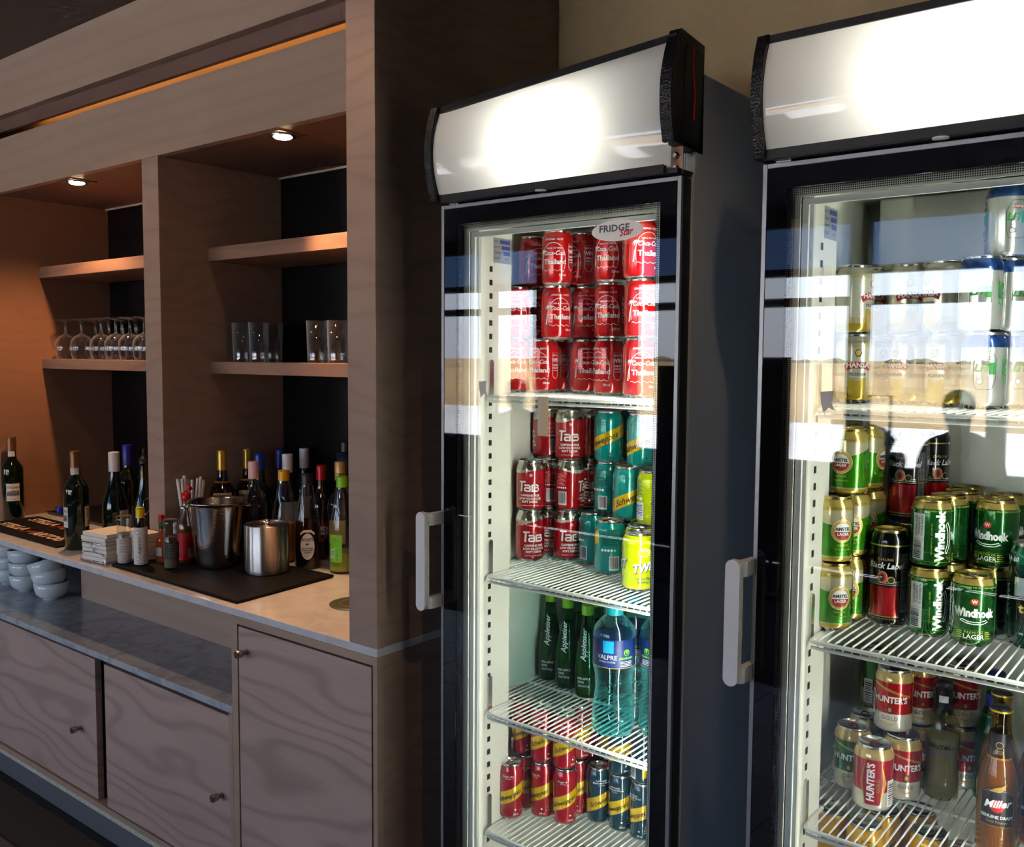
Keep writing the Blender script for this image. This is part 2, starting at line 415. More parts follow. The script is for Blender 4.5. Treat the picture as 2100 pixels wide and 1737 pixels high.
# cove strip hidden in the slot behind the fascia
cs = B(-3.46,-1.52,1.570,1.590,2.350,2.358).build('cove_lamp', mat('warm led strip', (1,.7,.35), .5, emit=(1,.56,.20), es=9), bar)
# recessed spotlights
for k, (x, y, nm) in enumerate(((-2.016,1.560,'right'), (-3.108,1.558,'left'))):
    t = thing('recessed_spotlight', 'warm recessed spotlight with square plate in the ceiling of the %s shelf bay' % nm, 'spotlight', (x, y, 2.0408), 0, 'bay spotlights')
    mb = MB(); n = 24
    mb.ring(-.046,.046,-.046,.046,.02,-.003,0)
    mb.v = [(a, c, b_) for a, b_, c in mb.v]
    mb.build('plate', mat('copper plate', srgb(150,120,100), .35, .5), t)
    MB().lathe([(.034,-.006),(.036,-.002),(.030,0),(.027,-.003)], 24).build('bezel', CHROME, t)
    MB().lathe([(.0,-.0125),(.012,-.0118),(.021,-.0095),(.026,-.0055)], 24, capt=False).build('bulb', mat('hot bulb %d' % k, (1,.8,.5), .5, emit=(1,.74,.42), es=30), t)
    l = lamp('spot_beam', 'SPOT', (0,.03,-.018), (40, 25)[k], (1,.50,.22), (0, math.radians((-24, 6)[k]), 0), spot_size=math.radians((78, 128)[k]), spot_blend=.8, shadow_soft_size=.02)
    l.parent = t
# unseen warm downlights, assumed in the room ceiling over the service aisle
for k, x in enumerate((-3.9,-2.7,-1.5,-.3)):
    t = thing('ceiling_downlight', 'assumed round warm ceiling downlight over the aisle, %s of the row' % ('leftmost','second from left','third from left','rightmost')[k], 'downlight', (x, .98, ZC), 0, 'aisle downlights')
    MB().lathe([(.055,-.004),(.058,0),(.046,0),(.044,-.003)], 24).build('bezel', CHROME, t)
    MB().lathe([(0,-.002),(.043,-.002)], 24, capt=False).build('bulb', mat('aisle bulb %d' % k, (1,.8,.5), .5, emit=(1,.72,.42), es=20), t)
    l = lamp('down_beam', 'SPOT', (0,0,-.012), 9, (1,.66,.40), spot_size=math.radians(110), spot_blend=.6, shadow_soft_size=.03); l.parent = t

# --- worktops
wt = B(-4.3,-1.411,1.32,1.945,.8328,.8518).build('marble_worktop', MARBLE, bevel=.0015)
tag(wt, 'long pale marble worktop carrying bottles and the ice bucket', 'worktop')
wl_ = B(-4.3,-1.9285,1.32,1.60,.582,.601).build('marble_ledge', MARBLE2, bevel=.0015)
tag(wl_, 'lower grey marble ledge holding white bowl stacks', 'worktop')
# --- low cabinet with sliding doors
lc = cab('low_cabinet', 'low grey veneer cabinet with two sliding doors under the marble ledge')
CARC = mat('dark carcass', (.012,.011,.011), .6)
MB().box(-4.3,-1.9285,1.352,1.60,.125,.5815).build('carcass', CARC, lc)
B(-3.215,-1.9285,1.588,1.605,.6015,.8325).build('apron_panel', W_FRONT, lc)
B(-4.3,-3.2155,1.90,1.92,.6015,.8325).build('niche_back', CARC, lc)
B(-4.3,-3.2155,1.602,1.90,.590,.6005).build('niche_floor', MARBLE2, lc)
def knob(parent, x, z, y=1.32):
    mb = MB(); prof = [(.0055,0),(.0055,.014),(.0095,.016),(.0100,.030),(.0090,.032)]
    mb.lathe(prof, 16); mb.v = [(x+a, y-c, z+b_) for a, b_, c in mb.v]
    return mb.build('knob', DARKSTEEL, parent)
d1 = B(-4.25,-2.617,1.326,1.346,.147,.572).build('door', W_DOOR, lc, bevel=.001); knob(d1, -2.707, .344, 1.326)
d2 = B(-2.556,-1.945,1.322,1.342,.147,.572).build('door', W_DOOR, lc, bevel=.001); knob(d2, -1.978, .362, 1.322)
B(-1.944,-1.9285,1.32,1.352,.126,.5815).build('stile', W_FRONT, lc)
B(-4.3,-1.9285,1.321,1.352,.126,.143).build('bottom_rail', W_FRONT, lc)
B(-3.9,-1.9285,1.3215,1.364,.112,.1255).build('worn_edge', plaster('chipped white edge', srgb(190,186,168), .35, 160), lc)
B(-4.3,-1.9285,1.365,1.38,.0,.1115).build('toe_kick', plaster('grey toe kick', srgb(104,104,108), .05, 60, .5), lc)
# --- tall cabinet
tcab = cab('tall_cabinet', 'tall grey veneer cabinet with a single knobbed door beside the fridge')
MB().box(-1.9275,-1.411,1.338,1.93,.112,.8325).build('carcass', W_POST, tcab)
MB().box(-1.9275,-1.9035,1.32,1.3385,.112,.8325).box(-1.4235,-1.411,1.32,1.3385,.112,.8325).box(-1.9035,-1.4235,1.32,1.3385,.8145,.8325).build('face_frame', W_FRONT, tcab)
B(-1.9030,-1.4240,1.332,1.3379,.113,.814).build('shadow_gap', CARC, tcab)  # dark sheet that paints the shade into the gap round the door
d3 = B(-1.8985,-1.4285,1.32,1.3325,.116,.809).build('door', W_DOOR, tcab, bevel=.001); knob(d3, -1.864, .753)
B(-1.9275,-1.411,1.364,1.42,0,.1118).build('plinth', CARC, tcab)

# ================================================================ fridges
GLASS = thin_glass('door glass', (.975,.99,.985), .038)
BORDER = mat('black printed glass', (.0035,.0035,.005), .02, spec=.5)
LINER = mat('fridge liner', srgb(226,228,216), .42)
PILM = mat('liner front strip', srgb(230,230,218), .4)
OPAL = bpy.data.materials.new('opal sign panel'); OPAL.use_nodes = True
_n = OPAL.node_tree; _n.nodes.clear(); _o = _n.nodes.new('ShaderNodeOutputMaterial')
_t = _n.nodes.new('ShaderNodeBsdfTranslucent'); _t.inputs[0].default_value = (.86,.85,.80,1)
_d = _n.nodes.new('ShaderNodeBsdfDiffuse'); _d.inputs[0].default_value = (.80,.80,.78,1)
_g = _n.nodes.new('ShaderNodeBsdfGlossy'); _g.inputs['Roughness'].default_value = .04
_m1 = _n.nodes.new('ShaderNodeMixShader'); _m1.inputs[0].default_value = .55
_m2 = _n.nodes.new('ShaderNodeMixShader'); _m2.inputs[0].default_value = .045
_n.links.new(_t.outputs[0], _m1.inputs[1]); _n.links.new(_d.outputs[0], _m1.inputs[2]); _n.links.new(_m1.outputs[0], _m2.inputs[1]); _n.links.new(_g.outputs[0], _m2.inputs[2]); _n.links.new(_m2.outputs[0], _o.inputs[0])
# dotted frit band printed round the glass edge
FRIT = bpy.data.materials.new('dotted frit'); FRIT.use_nodes = True
_n = FRIT.node_tree; _n.nodes.clear(); _o = _n.nodes.new('ShaderNodeOutputMaterial')
_tc = _n.nodes.new('ShaderNodeTexCoord'); _s = _n.nodes.new('ShaderNodeSeparateXYZ'); _n.links.new(_tc.outputs['Object'], _s.inputs[0])
P_ = .0031
def _fr(sock, off): return (E(_n, sock)*(1/P_)+off).op('FRACT') - .5
_x, _z = _fr(_s.outputs[0], 50.0), _fr(_s.outputs[2], 50.0)
_dd = (_x*_x + _z*_z) < .105
_tr = _n.nodes.new('ShaderNodeBsdfTransparent'); _pb = _n.nodes.new('ShaderNodeBsdfDiffuse'); _pb.inputs[0].default_value = (.01,.01,.012,1)
_mx = _n.nodes.new('ShaderNodeMixShader'); _n.links.new(_dd.s, _mx.inputs[0]); _n.links.new(_tr.outputs[0], _mx.inputs[1]); _n.links.new(_pb.outputs[0], _mx.inputs[2]); _n.links.new(_mx.outputs[0], _o.inputs[0])
CAPM = mat('grained black plastic', (.008,.008,.009), .32); _n = CAPM.node_tree
_v = _n.nodes.new('ShaderNodeTexVoronoi'); _v.inputs['Scale'].default_value = 330; _tt = _n.nodes.new('ShaderNodeTexCoord'); _n.links.new(_tt.outputs['Object'], _v.inputs[0])
_b = _n.nodes.new('ShaderNodeBump'); _b.inputs['Strength'].default_value = .55; _b.inputs['Distance'].default_value = .002; _n.links.new(_v.outputs['Distance'], _b.inputs['Height']); _n.links.new(_b.outputs[0], _n.nodes['Principled BSDF'].inputs['Normal'])
TUBE = mat('fridge tube', (1,1,1), .5, emit=(1,.98,.90), es=58)
LAMPM = mat('sign lamp', (1,1,1), .5, emit=(1,.93,.80), es=15)
SIGNIN = mat('sign inner white', (.30,.30,.30), .6)
SPEC = mat('silver spec plate', srgb(176,178,184), .35, .3)
BLUEM = mat('blue field', srgb(70,80,150), .5)

def cap_poly(z0, z1, bulge=.018, y0=1.390, y1=1.492, n=10):
    zm, hz = (z0+z1)/2, (z1-z0)/2
    fr = [(y0-bulge*(1-((z0+(z1-z0)*i/n-zm)/hz)**2), z0+(z1-z0)*i/n) for i in range(n+1)]
    return [(y1, z0+.004)]+fr+[(y1-.02, z1)]

def fridge(dx, label, first):
    t = thing('display_fridge', label, 'fridge', (dx, 0, 0), 0, 'glass door display fridges')
    # cabinet, liner
    MB().box(-1.317,-1.299,1.457,1.93,.06,1.954).box(-.783,-.765,1.457,1.93,.06,1.954).box(-1.299,-.783,1.876,1.93,.06,1.954).box(-1.299,-.783,1.457,1.876,1.775,1.954).box(-1.299,-.783,1.457,1.876,.06,.24).build('cabinet', BLUEGREY, t, bevel=.0015)
    li = MB().box(-1.299,-1.297,1.458,1.876,.24,1.775).box(-.785,-.783,1.458,1.876,.24,1.775).box(-1.297,-.785,1.870,1.876,.24,1.775).box(-1.297,-.785,1.458,1.870,1.765,1.775).box(-1.297,-.785,1.458,1.870,.24,.25).build('liner', LINER, t)
    ps = MB()
    for sx in (-1, 1):
        xa, xb = (-1.297,-1.247) if sx < 0 else (-.835,-.785)
        ps = MB().box(xa, xb, 1.459 if sx < 0 else 1.478, 1.560, .25, 1.765); pil = ps.build('front_strip', PILM, t, bevel=.002)
        sl = MB(); xi = xb if sx < 0 else xa
        z = .28
        while z < 1.66:
            sl.box(xi-.0006, xi+.0006, 1.4865, 1.4955, z, z+.0115); z += .0278
        sl.build('slots', KTXT, pil)
    B(-1.317,-1.247,1.4525,1.4575,.22,1.78).box(-.835,-.765,1.4525,1.4575,.22,1.78).box(-1.247,-.835,1.4525,1.4575,1.752,1.78).box(-1.247,-.835,1.4525,1.4575,.22,.25).build('front_lip', mat('pale lip', srgb(198,200,196), .4), t)
    for k in range(4): 
        z = (1.39,1.0106,.7163,.4558)[k] if first else (1.39,1.0106,.6934,.543)[k]
        for xx in (-1.2465,-.8355):
            mb = MB(); pts = [(1.4910+.0065*math.sin(a), z+.062+.0065*math.cos(a)) for a in [PI/2*(i/5)-0 for i in range(-5, 6)]]
            mb.prism([(1.4845,z-.008)]+[(1.491+.0065*math.sin(PI/2*i/5), z+.064+.0065*math.cos(PI/2*i/5)) for i in range(-5, 6)]+[(1.4975,z-.008)], xx, xx+(.0035 if xx < -1 else -.0035))
            cl = mb.build('shelf_clip', STEEL, t)
    # light tube on the hinge side behind the printed border
    MB().lathe([(.007,.30),(.007,1.70)], 12, (-.8215,1.4655,0)).build('light_tube', TUBE, t)
    B(-.8300,-.8120,1.4745,1.4775,.29,1.71).build('tube_holder', WHITE_PAINT, t)
    # cooling unit under the inner ceiling, fan grille
    B(-1.255,-.83,1.80,1.869,1.60,1.7645).build('evaporator_cover', LINER, t, bevel=.004)
    fg = MB()
    for k in range(1, 8):
        r = .012*k; fg.tube([(-1.035+r*math.cos(a*PI/16), 1.62+r*math.sin(a*PI/16), 1.761) for a in range(32)], .0016, 5, closed=True)
    for k in range(4):
        a = k*PI/4; fg.tube([(-1.035-.086*math.cos(a),1.62-.086*math.sin(a),1.763),(-1.035+.086*math.cos(a),1.62+.086*math.sin(a),1.763)], .0014, 5)
    fg.build('fan_grille', mat('grille wire', srgb(120,116,104), .4, .5), t)
    # spec plate on the left inner wall
    pr = Print(); W_ = .085
    pr.rect(0, W_, 0, .052, 0, 0)
    for k, s_ in enumerate(('MODEL','SERIAL NO','COMPRESSOR','VOLTAGE')):
        y = .044-k*.0115; pr.text(s_, .0025, y, .0062, 1, 1, align='LEFT')
        if k < 3: pr.rect(.030+.008*(k > 0)+.008*(k > 1), .078, y-.004, y+.004, 2, 1)
        else: pr.text('50 Hz', .062, y, .0062, 1, 1)
    pr.build('spec_plate', [SPEC, KTXT, BLUEM], lambda x, y, h: (-1.2468+h, 1.498+x*.70, 1.662+y), t)
    pr = Print(); pr.rect(0, .040, 0, .115, 0, 0)
    for k in range(12): pr.rect(.003, .037-.004*(k % 3), .006+k*.0064, .0072+k*.0064, 1, 1)
    pr.poly([(.013,.086),(.027,.086),(.020,.106)], 1, 1); pr.poly([(.0148,.0872),(.0252,.0872),(.020,.103)], 0, 2)
    pr.build('notice_sheet', [PAPER, GREYPL], lambda x, y, h: (-1.2468+h, 1.4865+x*.9 if False else 1.497+x, 1.505+y), t)
    # ------------------------------------------------ door
    DX0, DX1, DZ0, DZ1, A_ = -1.317, -.768, .20, 1.773, .040
    door = MB().ring(DX0+.001, DX1-.001, DZ0+.001, DZ1-.001, .036, 1.4215, 1.451).build('door', BLACKP, t)
    MB().ring(DX0, DX1, DZ0, DZ1, .0075, 1.4155, 1.4225).build('edge_trim', ALU, door, bevel=.0006)
    MB().ring(DX0+.0075, DX1-.0075, DZ0+.0075, DZ1-.0075, A_-.0075, 1.4168, 1.4212).build('printed_border', BORDER, door)
    B(DX0+A_, DX1-A_, 1.4168, 1.4208, DZ0+A_, DZ1-A_).build('front_pane', GLASS, door)
    B(DX0+A_-.003, DX1-A_+.003, 1.4390, 1.4430, DZ0+A_-.003, DZ1-A_+.003).build('rear_pane', GLASS, door)
    MB().ring(DX0+A_, DX1-A_, DZ0+A_, DZ1-A_, .0125 if not first else .0105, 1.4211, 1.4214).build('dotted_band', FRIT, door)
    MB().ring(DX0+A_-.004, DX1-A_+.004, DZ0+A_-.004, DZ1-A_+.004, .016, 1.4435, 1.4460).build('inner_rim', CREAM, door)
    MB().ring(DX0+A_+.014, DX1-A_-.014, DZ0+A_+.014, DZ1-A_-.014, .010, 1.4465, 1.4520).build('gasket', GREYPL, door)
    # handle: rounded grip plate on two arms
    HW = mat('grey white handle', srgb(226,229,231), .35)
    zc0, zc1, rr = .952, 1.134, .0125
    out = [(-1.3295+rr*math.cos(a*PI/10), zc1+rr*math.sin(a*PI/10)) for a in range(0, 11)]+[(-1.3295+rr*math.cos(PI+a*PI/10), zc0+rr*math.sin(PI+a*PI/10)) for a in range(0, 11)]
    gr = MB().prism(out, 1.366, 1.376, 'Y').build('handle', HW, door, bevel=.002)
    MB().box(-1.3285,-1.3165,1.3765,1.3795,zc0+.006,zc1-.006).build('grip_back', CREAM, gr)
    for z in (zc1-.016, zc0-.009):
        MB().prism([(-1.338,1.3765),(-1.318,1.3765),(-1.3125,1.385),(-1.3125,1.4153),(-1.3175,1.4153),(-1.3175,1.437),(-1.3225,1.437),(-1.326,1.392),(-1.336,1.385)], z, z+.025, 'Z').build('arm', HW, gr, bevel=.001)
    if first:
        pr = Print(); pr.ell(0, 0, .0535, .0185, 0, 0, 40)
        pr.text('FRIDGE', -.006, .004, .0165, 1, 1, bold=.03, xs=1.12, spacing=1.05); pr.text('Star', .018, -.0045, .0165, 2, 2, shear=.35, bold=.025, rot=.12)
        pr.build('round_badge', [mat('badge white', (.92,.92,.92), .25), mat('badge grey', srgb(84,88,96), .4), mat('badge red', srgb(206,30,40), .4)], lambda x, y, h: (-.8945+x, 1.4166-h, 1.6915+y), door)
    # hinge bracket
    hb = B(-.789,-.7665,1.4155,1.4185,1.776,1.822).build('hinge_bracket', mat('zinc bracket', srgb(176,140,120), .35, .7), t)
    for z in (1.786,1.807):
        mb = MB().lathe([(.0065,0),(.0065,.004),(.0035,.007)], 6); mb.v = [(-.778+a, 1.4153-c, z+b_) for a, b_, c in mb.v]; mb.build('bolt', CHROME, hb)
    # ------------------------------------------------ lit header
    hd = MB().box(-1.312,-.768,1.480,1.494,1.776,1.955).box(-1.312,-.768,1.402,1.48,1.955,1.962).box(-1.312,-.768,1.400,1.48,1.776,1.784).box(-1.312,-.790,1.3925,1.402,1.7765,1.7905).build('header_box', BLACKP, t)
    MB().box(-1.305,-.780,1.475,1.4795,1.785,1.954).box(-1.305,-.780,1.41,1.475,1.950,1.9545).box(-1.305,-.780,1.41,1.475,1.7845,1.789).box(-1.3050,-1.3000,1.41,1.475,1.789,1.95).build('reflector', SIGNIN, hd)
    MB().tube([(-1.155,1.428,1.868),(-.925,1.428,1.868)], .013, 12).build('lamp_tube', LAMPM, hd)
    g = MB(); NX, NZ = 24, 16; vs = []; rise = .038 if first else 0.0
    for i in range(NX+1):
        u = i/NX; x = -1.306+u*(.527 if first else .525); top = 1.951+rise*max(0,(u-.05)/.95); bot = 1.7885
        for j in range(NZ+1):
            v = j/NZ; z = bot+(top-bot)*v; vs.append((x, 1.3945-(.019-.006*rise/.038*u if rise else .019)*(1-(2*v-1)**2), z))
    g.add(vs, [(i*(NZ+1)+j, (i+1)*(NZ+1)+j, (i+1)*(NZ+1)+j+1, i*(NZ+1)+j+1) for i in range(NX) for j in range(NZ)], 0, True)
    g.build('sign_panel', OPAL, hd)
    # top edge strip follows the panel
    z1 = 1.951+rise
    MB().add([(-1.312,1.3925,1.9515),(-1.312,1.41,1.9515),(-1.312,1.41,1.963),(-1.312,1.3925,1.963),(-.770,1.3925,z1+.0005),(-.770,1.41,z1+.0005),(-.770,1.41,z1+.012),(-.770,1.3925,z1+.012)], [(0,1,2,3),(7,6,5,4),(0,4,5,1),(1,5,6,2),(2,6,7,3),(3,7,4,0)]).build('top_strip', BLACKP, hd)
    MB().prism(cap_poly(1.776,1.964,.021,1.3885), -1.3195,-1.3025).build('end_cap', CAPM, hd, bevel=.002)
    if first:
        cp = MB().prism([(y-1.44, z-1.87) for y, z in cap_poly(1.786,1.972,.021,1.3885)], -.0105, .0105).build('end_cap', CAPM, hd, bevel=.002)
        cp.location = (-.7755, 1.440, 1.902); cp.rotation_euler = (math.radians(-6), 0, 0)
        MB().prism([(-.030,-.075),(-.030,.085),(.030,.085),(.036,-.075)], .0108, .0125).build('cap_flange', BLACKP, cp)
        MB().tube([(.0135,-.012,.088),(.0135,-.008,.05),(.0135,.004,.012),(.0135,.006,-.035)], .0016, 6).build('red_wire', RED, cp)
    else:
        MB().prism(cap_poly(1.776,1.964,.021,1.3885), -.7855,-.765).build('end_cap', CAPM, hd, bevel=.002)
    B(-1.296,-1.272,1.4165,1.438,1.7735,1.7758).build('header_clip', ALU, hd)
    MB().lathe([(0,0),(.011,.001),(.011,.003)], 16, (-1.05,1.398,1.7725)).build('lens_button', WHITE, hd)
    # base grille and feet
    gb = B(-1.312,-.770,1.47,1.92,.02,.0595).build('base', BLACKP, t)
    return t
F1 = fridge(0.0, 'left display fridge with colourful soda cans and a crooked lit header', True)
F2 = fridge(.693, 'right display fridge stocked with beer cans and bottles, cut by the frame', False)

# ---------------------------------------------------------------- wire shelves
WIRE = mat('white coated wire', srgb(236,238,232), .35)
_wires = {}
def wire_shelf(dx, z, which, nm):
    x0, x1, y0, y1 = -1.2945, -.7875, 1.474, 1.855
    xf0, xf1 = -1.243, -.839                     # front runs between the strips
    t = thing('wire_shelf', '%s white wire shelf in the %s fridge' % (nm, which), 'shelf', (dx, 0, z), 0, 'wire fridge shelves')
    zt = -.0055; r = .0036
    pts = [(xf0+.012,y0,zt),(xf0+.004,y0+.004,zt),(xf0,y0+.014,zt),(xf0,1.563,zt),(x0,1.566,zt),(x0,y1,zt),(x1,y1,zt),(x1,1.566,zt),(xf1,1.563,zt),(xf1,y0+.014,zt),(xf1-.004,y0+.004,zt),(xf1-.012,y0,zt)]
    MB().tube(pts, r, 8, closed=True).build('rim', WIRE, t)
    MB().tube([(xf0+.004,y0+.004,zt-.0095),(xf0+.02,y0+.0005,zt-.0095),(xf1-.02,y0+.0005,zt-.0095),(xf1-.004,y0+.004,zt-.0095)], .0030, 8).build('front_rail', WIRE, t)
    MB().tube([(x0,1.68,zt),(x1,1.68,zt)], .0032, 8).build('cross_bar', WIRE, t)
    n = 36
    for k in range(n):
        x = x0+.012+(x1-x0-.024)*k/(n-1); inner = xf0+.006 < x < xf1-.006
        ya = y0+.001 if inner else 1.566
        key = inner
        if key not in _wires:
            q = [(0,ya-.001,-.012),(0,ya,-.0035),(0,ya+.004,-.0017),(0,y1,-.0017)] if inner else [(0,ya,-.0017),(0,y1,-.0017)]
            _wires[key] = MB().tube(q, .00165, 6).mesh('wire', WIRE)
        o_ = bpy.data.objects.new('wire', _wires[key]); C.objects.link(o_); o_.location = (x,0,0); o_.parent = t
    return t
ORD = ('topmost','second highest','third highest','lowest visible')
for k, z in enumerate((1.390,1.0106,.7163,.4558)): wire_shelf(0, z, 'left', ORD[k])
for k, z in enumerate((1.390,1.0106,.6934,.543)): wire_shelf(.693, z, 'right', ORD[k])


# ================================================================ drink cans
LIDM = mat('can aluminium', (.62,.62,.61), .22, 1)
GOLDLID = mat('gold can lid', srgb(206,178,104), .25, 1)
TABM = mat('can tab', (.55,.55,.54), .3, 1)
REDTAB = mat('red can tab', srgb(120,20,24), .35, .4)
def canmat(name, base, layers=(), rough=.20, metal=.35, metal_layers=()):
    """printed can: layers = [(mask function(phi, z), colour)] over a base colour"""
    m = mat(name, base, rough, metal, coat=1.0); nt = m.node_tree; p = nt.nodes['Principled BSDF']
    _, x, y, z = coords(m); phi = x.op('ARCTAN2', y*-1.0); col = base
    for fn, c in layers: col = mixcol(nt, fn(phi, z), col if not isinstance(col, tuple) else col, c)
    sil = (z < .0065); col = mixcol(nt, sil, col, (.6,.6,.58))
    nt.links.new(col, p.inputs['Base Color'])
    mm = sil*.6
    for fn in metal_layers: mm = mm.op('MAXIMUM', fn(phi, z)*.8)
    nt.links.new((mm+metal).op('MINIMUM', 1.0).s, p.inputs['Metallic'])
    return m
def can_parts(r, h, body, prints, pmats, tabm=TABM, lid=LIDM):
    prof = [(r*.70,.0005),(r*.76,.002),(r*.94,.0065),(r,.012),(r,h-.021),(r*.985,h-.0165),(r*.93,h-.011),(r*.84,h-.005)]
    parts = [('body', MB().lathe(prof, 28, capt=False).mesh('can_body', body))]
    parts.append(('lid', MB().lathe([(r*.83,h-.0055),(r*.845,h-.003),(r*.845,h-.0004),(r*.82,h),(r*.79,h-.0008),(r*.775,h-.0045),(0,h-.0045)], 28, capb=False).mesh('can_lid', lid)))
    tb = MB(); q = [(r*.20*math.cos(a*PI/8), r*.08+r*.30*math.sin(a*PI/8), h-.0032) for a in range(16)]
    tb.tube(q, .0012, 5, closed=True); tb.box(-r*.14, r*.14, -r*.2, r*.02, h-.0042, h-.0026)
    parts.append(('ring_pull', tb.mesh('ring_pull', tabm)))
    if prints: parts.append(('lettering', prints.mesh('lettering', pmats, cyl_warp(r), .0055)))
    return parts
def place_can(parts, x, y, z, off, label, group, name='drink_can'):
    t = thing(name, label, 'can', (x, y, z), face_cam(x, y)+math.radians(off), group)
    for n_, me in parts:
        o_ = bpy.data.objects.new(n_, me); C.objects.link(o_); o_.parent = t
    return t

R_ = .033
def deg(a, r=R_): return math.radians(a)*r
# --- red cola can with a palm beach print
COKE = canmat('red cola can', srgb(206,14,20), metal=.25)
pr = Print()
A = [(.026*math.cos(PI*i/20), .057+.031*math.sin(PI*i/20)) for i in range(20, -1, -1)]
pr.stroke([(-.0255,.036),(-.026,.046)]+A+[(.026,.046),(.024,.034)], .0011)
pr.stroke([(-.024+.048*i/24, .031+.0014*math.sin(i*1.05)) for i in range(25)], .0010)
pr.text('WIN A TRIP WITH', .002, .0765, .0042, bold=.02); pr.text('Coca-Cola', .001, .0665, .0125, shear=.35, bold=.022, xs=.88); pr.text('TO', .0225, .063, .0036)
pr.text('Thailand', .003, .0485, .0145, bold=.03); pr.text('330 ml', .020, .0215, .0064, bold=.02, xs=.85)
pr.text('ORIGINAL TASTE', 0, .0945, .0052, shear=.3, bold=.02)
pr.stroke([(-.030,.033),(-.0285,.05),(-.024,.068)], [.003,.002,.0015])
for a in (20,60,110,150,190,230): pr.stroke([(-.024,.068),(-.024+.005*math.cos(math.radians(a)),.071+.003*math.sin(math.radians(a))),(-.024+.0085*math.cos(math.radians(a)),.068+.0045*math.sin(math.radians(a))-.002)], [.002,.0022,.0004])
bx = deg(75); pr.stroke([(bx-.0085,.040),(bx-.0085,.086),(bx+.0085,.086),(bx+.0085,.040),(bx+.006,.034),(bx,.031),(bx-.006,.034)], .0009, closed=True)
for s_, y_, q_ in (('BUY A 1',.0805,.0052),('WIN',.070,.0115),('DREAM',.0595,.0052),('HOLIDAY',.0535,.0048),('OF A LIFETIME',.048,.0026)): pr.text(s_, bx, y_, q_, bold=.03, xs=.85)
pr.stroke([(deg(128),.02),(deg(128),.095)], .0006); pr.barcode(deg(150), deg(205), .03, .06, 0, 1)
COKE_P = can_parts(R_, .115, COKE, pr, [WHITE, KTXT])
# --- dark red can with silver shoulder
SILVC = srgb(186,182,168)
TABC = canmat('dark red can', srgb(178,12,28), [(lambda f, z: (z - (f*2.0).sin()*.0045) > .091, SILVC), (lambda f, z: z < .011, srgb(150,10,24))], metal=.3, metal_layers=[lambda f, z: (z > .094)])
pr = Print()
for a in (0, 125):
    x0 = deg(a)
    st = .0036; B0 = .046; T0 = .068
    pr.stroke([(x0-.0245,T0),(x0-.0085,T0)], st); pr.stroke([(x0-.0178,T0+.0018),(x0-.0192,B0)], st*1.15)
    pr.stroke([(x0-.0115,.0605),(x0-.001,.0605),(x0+.0012,.059),(x0+.0012,B0)], st); pr.stroke([(x0+.0012,.0545),(x0-.009,.0545),(x0-.0107,.053),(x0-.0107,.0495),(x0-.009,.0478),(x0+.0012,.0478)], st*.95)
    pr.stroke([(x0+.0062,.0625),(x0+.0062,B0)], st*1.1); pr.stroke([(x0+.005,.0608),(x0+.018,.0608),(x0+.0196,.059),(x0+.0180,.0560)], st); pr.stroke([(x0+.010,.0552),(x0+.018,.0552),(x0+.0205,.0535),(x0+.0205,.0500),(x0+.0188,.0478),(x0+.005,.0478)], st)
    for s_, y_, q_ in (('CAFFEINE FREE',.0375,.0066),('LOW KILOJOULE',.0305,.0066),('SOFT DRINK',.0235,.0066)): pr.text(s_, x0+.001, y_, q_, bold=.03)
    pr.text('a product of the company', x0+.001, .0155, .0040, shear=.4)
    pr.stroke([(x0+.003+.0035*math.cos(i*PI/8), .083+.0035*math.sin(i*PI/8)) for i in range(16)], .0006, closed=True); pr.rect(x0+.0015, x0+.0045, .0812, .0848)
pr.barcode(deg(-128), deg(-92), .016, .046, 0, 1)
for k in range(9): pr.rect(deg(-135), deg(-135)+.022-.004*(k % 3), .060+k*.0030, .0612+k*.0030, 2, 0)
for k in range(5): pr.ell(deg(-132)+k*.0052, .0545, .0021, .0021, 0, 1, 12)
TAB_P = can_parts(R_, .115, TABC, pr, [WHITE, KTXT, mat('pink print', srgb(222,140,140), .5)])
# --- mixers with a yellow diagonal sash
def sash(name, base, txtcol, sub, ml, r, h, yel=srgb(232,190,14), wordcol=KTXT, subcol=None, small='SOFT DRINK'):
    k = .44*r; zc = h*.44; hw = h*.115
    band = lambda f, z: (z - f*k).between(zc-hw, zc+hw) * (f.abs() < 2.15)
    m = canmat(name, base, [(lambda f, z: (z - f*k).between(zc-hw-.0012, zc+hw+.0012) * (f.abs() < 2.15), tuple(min(1, c*.7+.12) for c in base)), (band, yel)], metal=.25)
    pr = Print(); pr.text('Schweppes', .002, zc-.0005, r*.60, 0, 1, shear=.12, bold=.014, xs=.80, slope=.44)
    for i, s_ in enumerate(sub.split('|')): pr.text(s_, 0, h*.80-i*r*.20, r*.225, 1, 0, bold=.01, shear=.1)
    pr.text(small, 0, h*.80-len(sub.split('|'))*r*.2, r*.12, 1, 0, xs=.8)
    pr.text(ml, deg(38, r), h*.115, r*.20, 1, 0, bold=.02, xs=.8); pr.ell(deg(36, r), h*.20, r*.075, r*.075, 1, 0, 14)
    for i in range(4): pr.stroke([(deg(66, r)-(.001+.0014*i)*r/.033, h*.30-i*h*.045), (deg(66, r), h*.325-i*h*.045), (deg(66, r)+(.001+.0014*i)*r/.033, h*.30-i*h*.045)], .0004, 1)
    pr.barcode(deg(168, r), deg(205, r), h*.10, h*.36, 2, 3)
    for i in range(10): pr.rect(deg(140, r), deg(205, r)-.004*(i % 3), h*.55+i*h*.032, h*.562+i*h*.032, 3, 0)
    for i in range(5): pr.ell(deg(142, r)+i*r*.2, h*.47, r*.085, r*.085, 2, 0, 12)
    return can_parts(r, h, m, pr, [wordcol, txtcol, WHITE, KTXT])
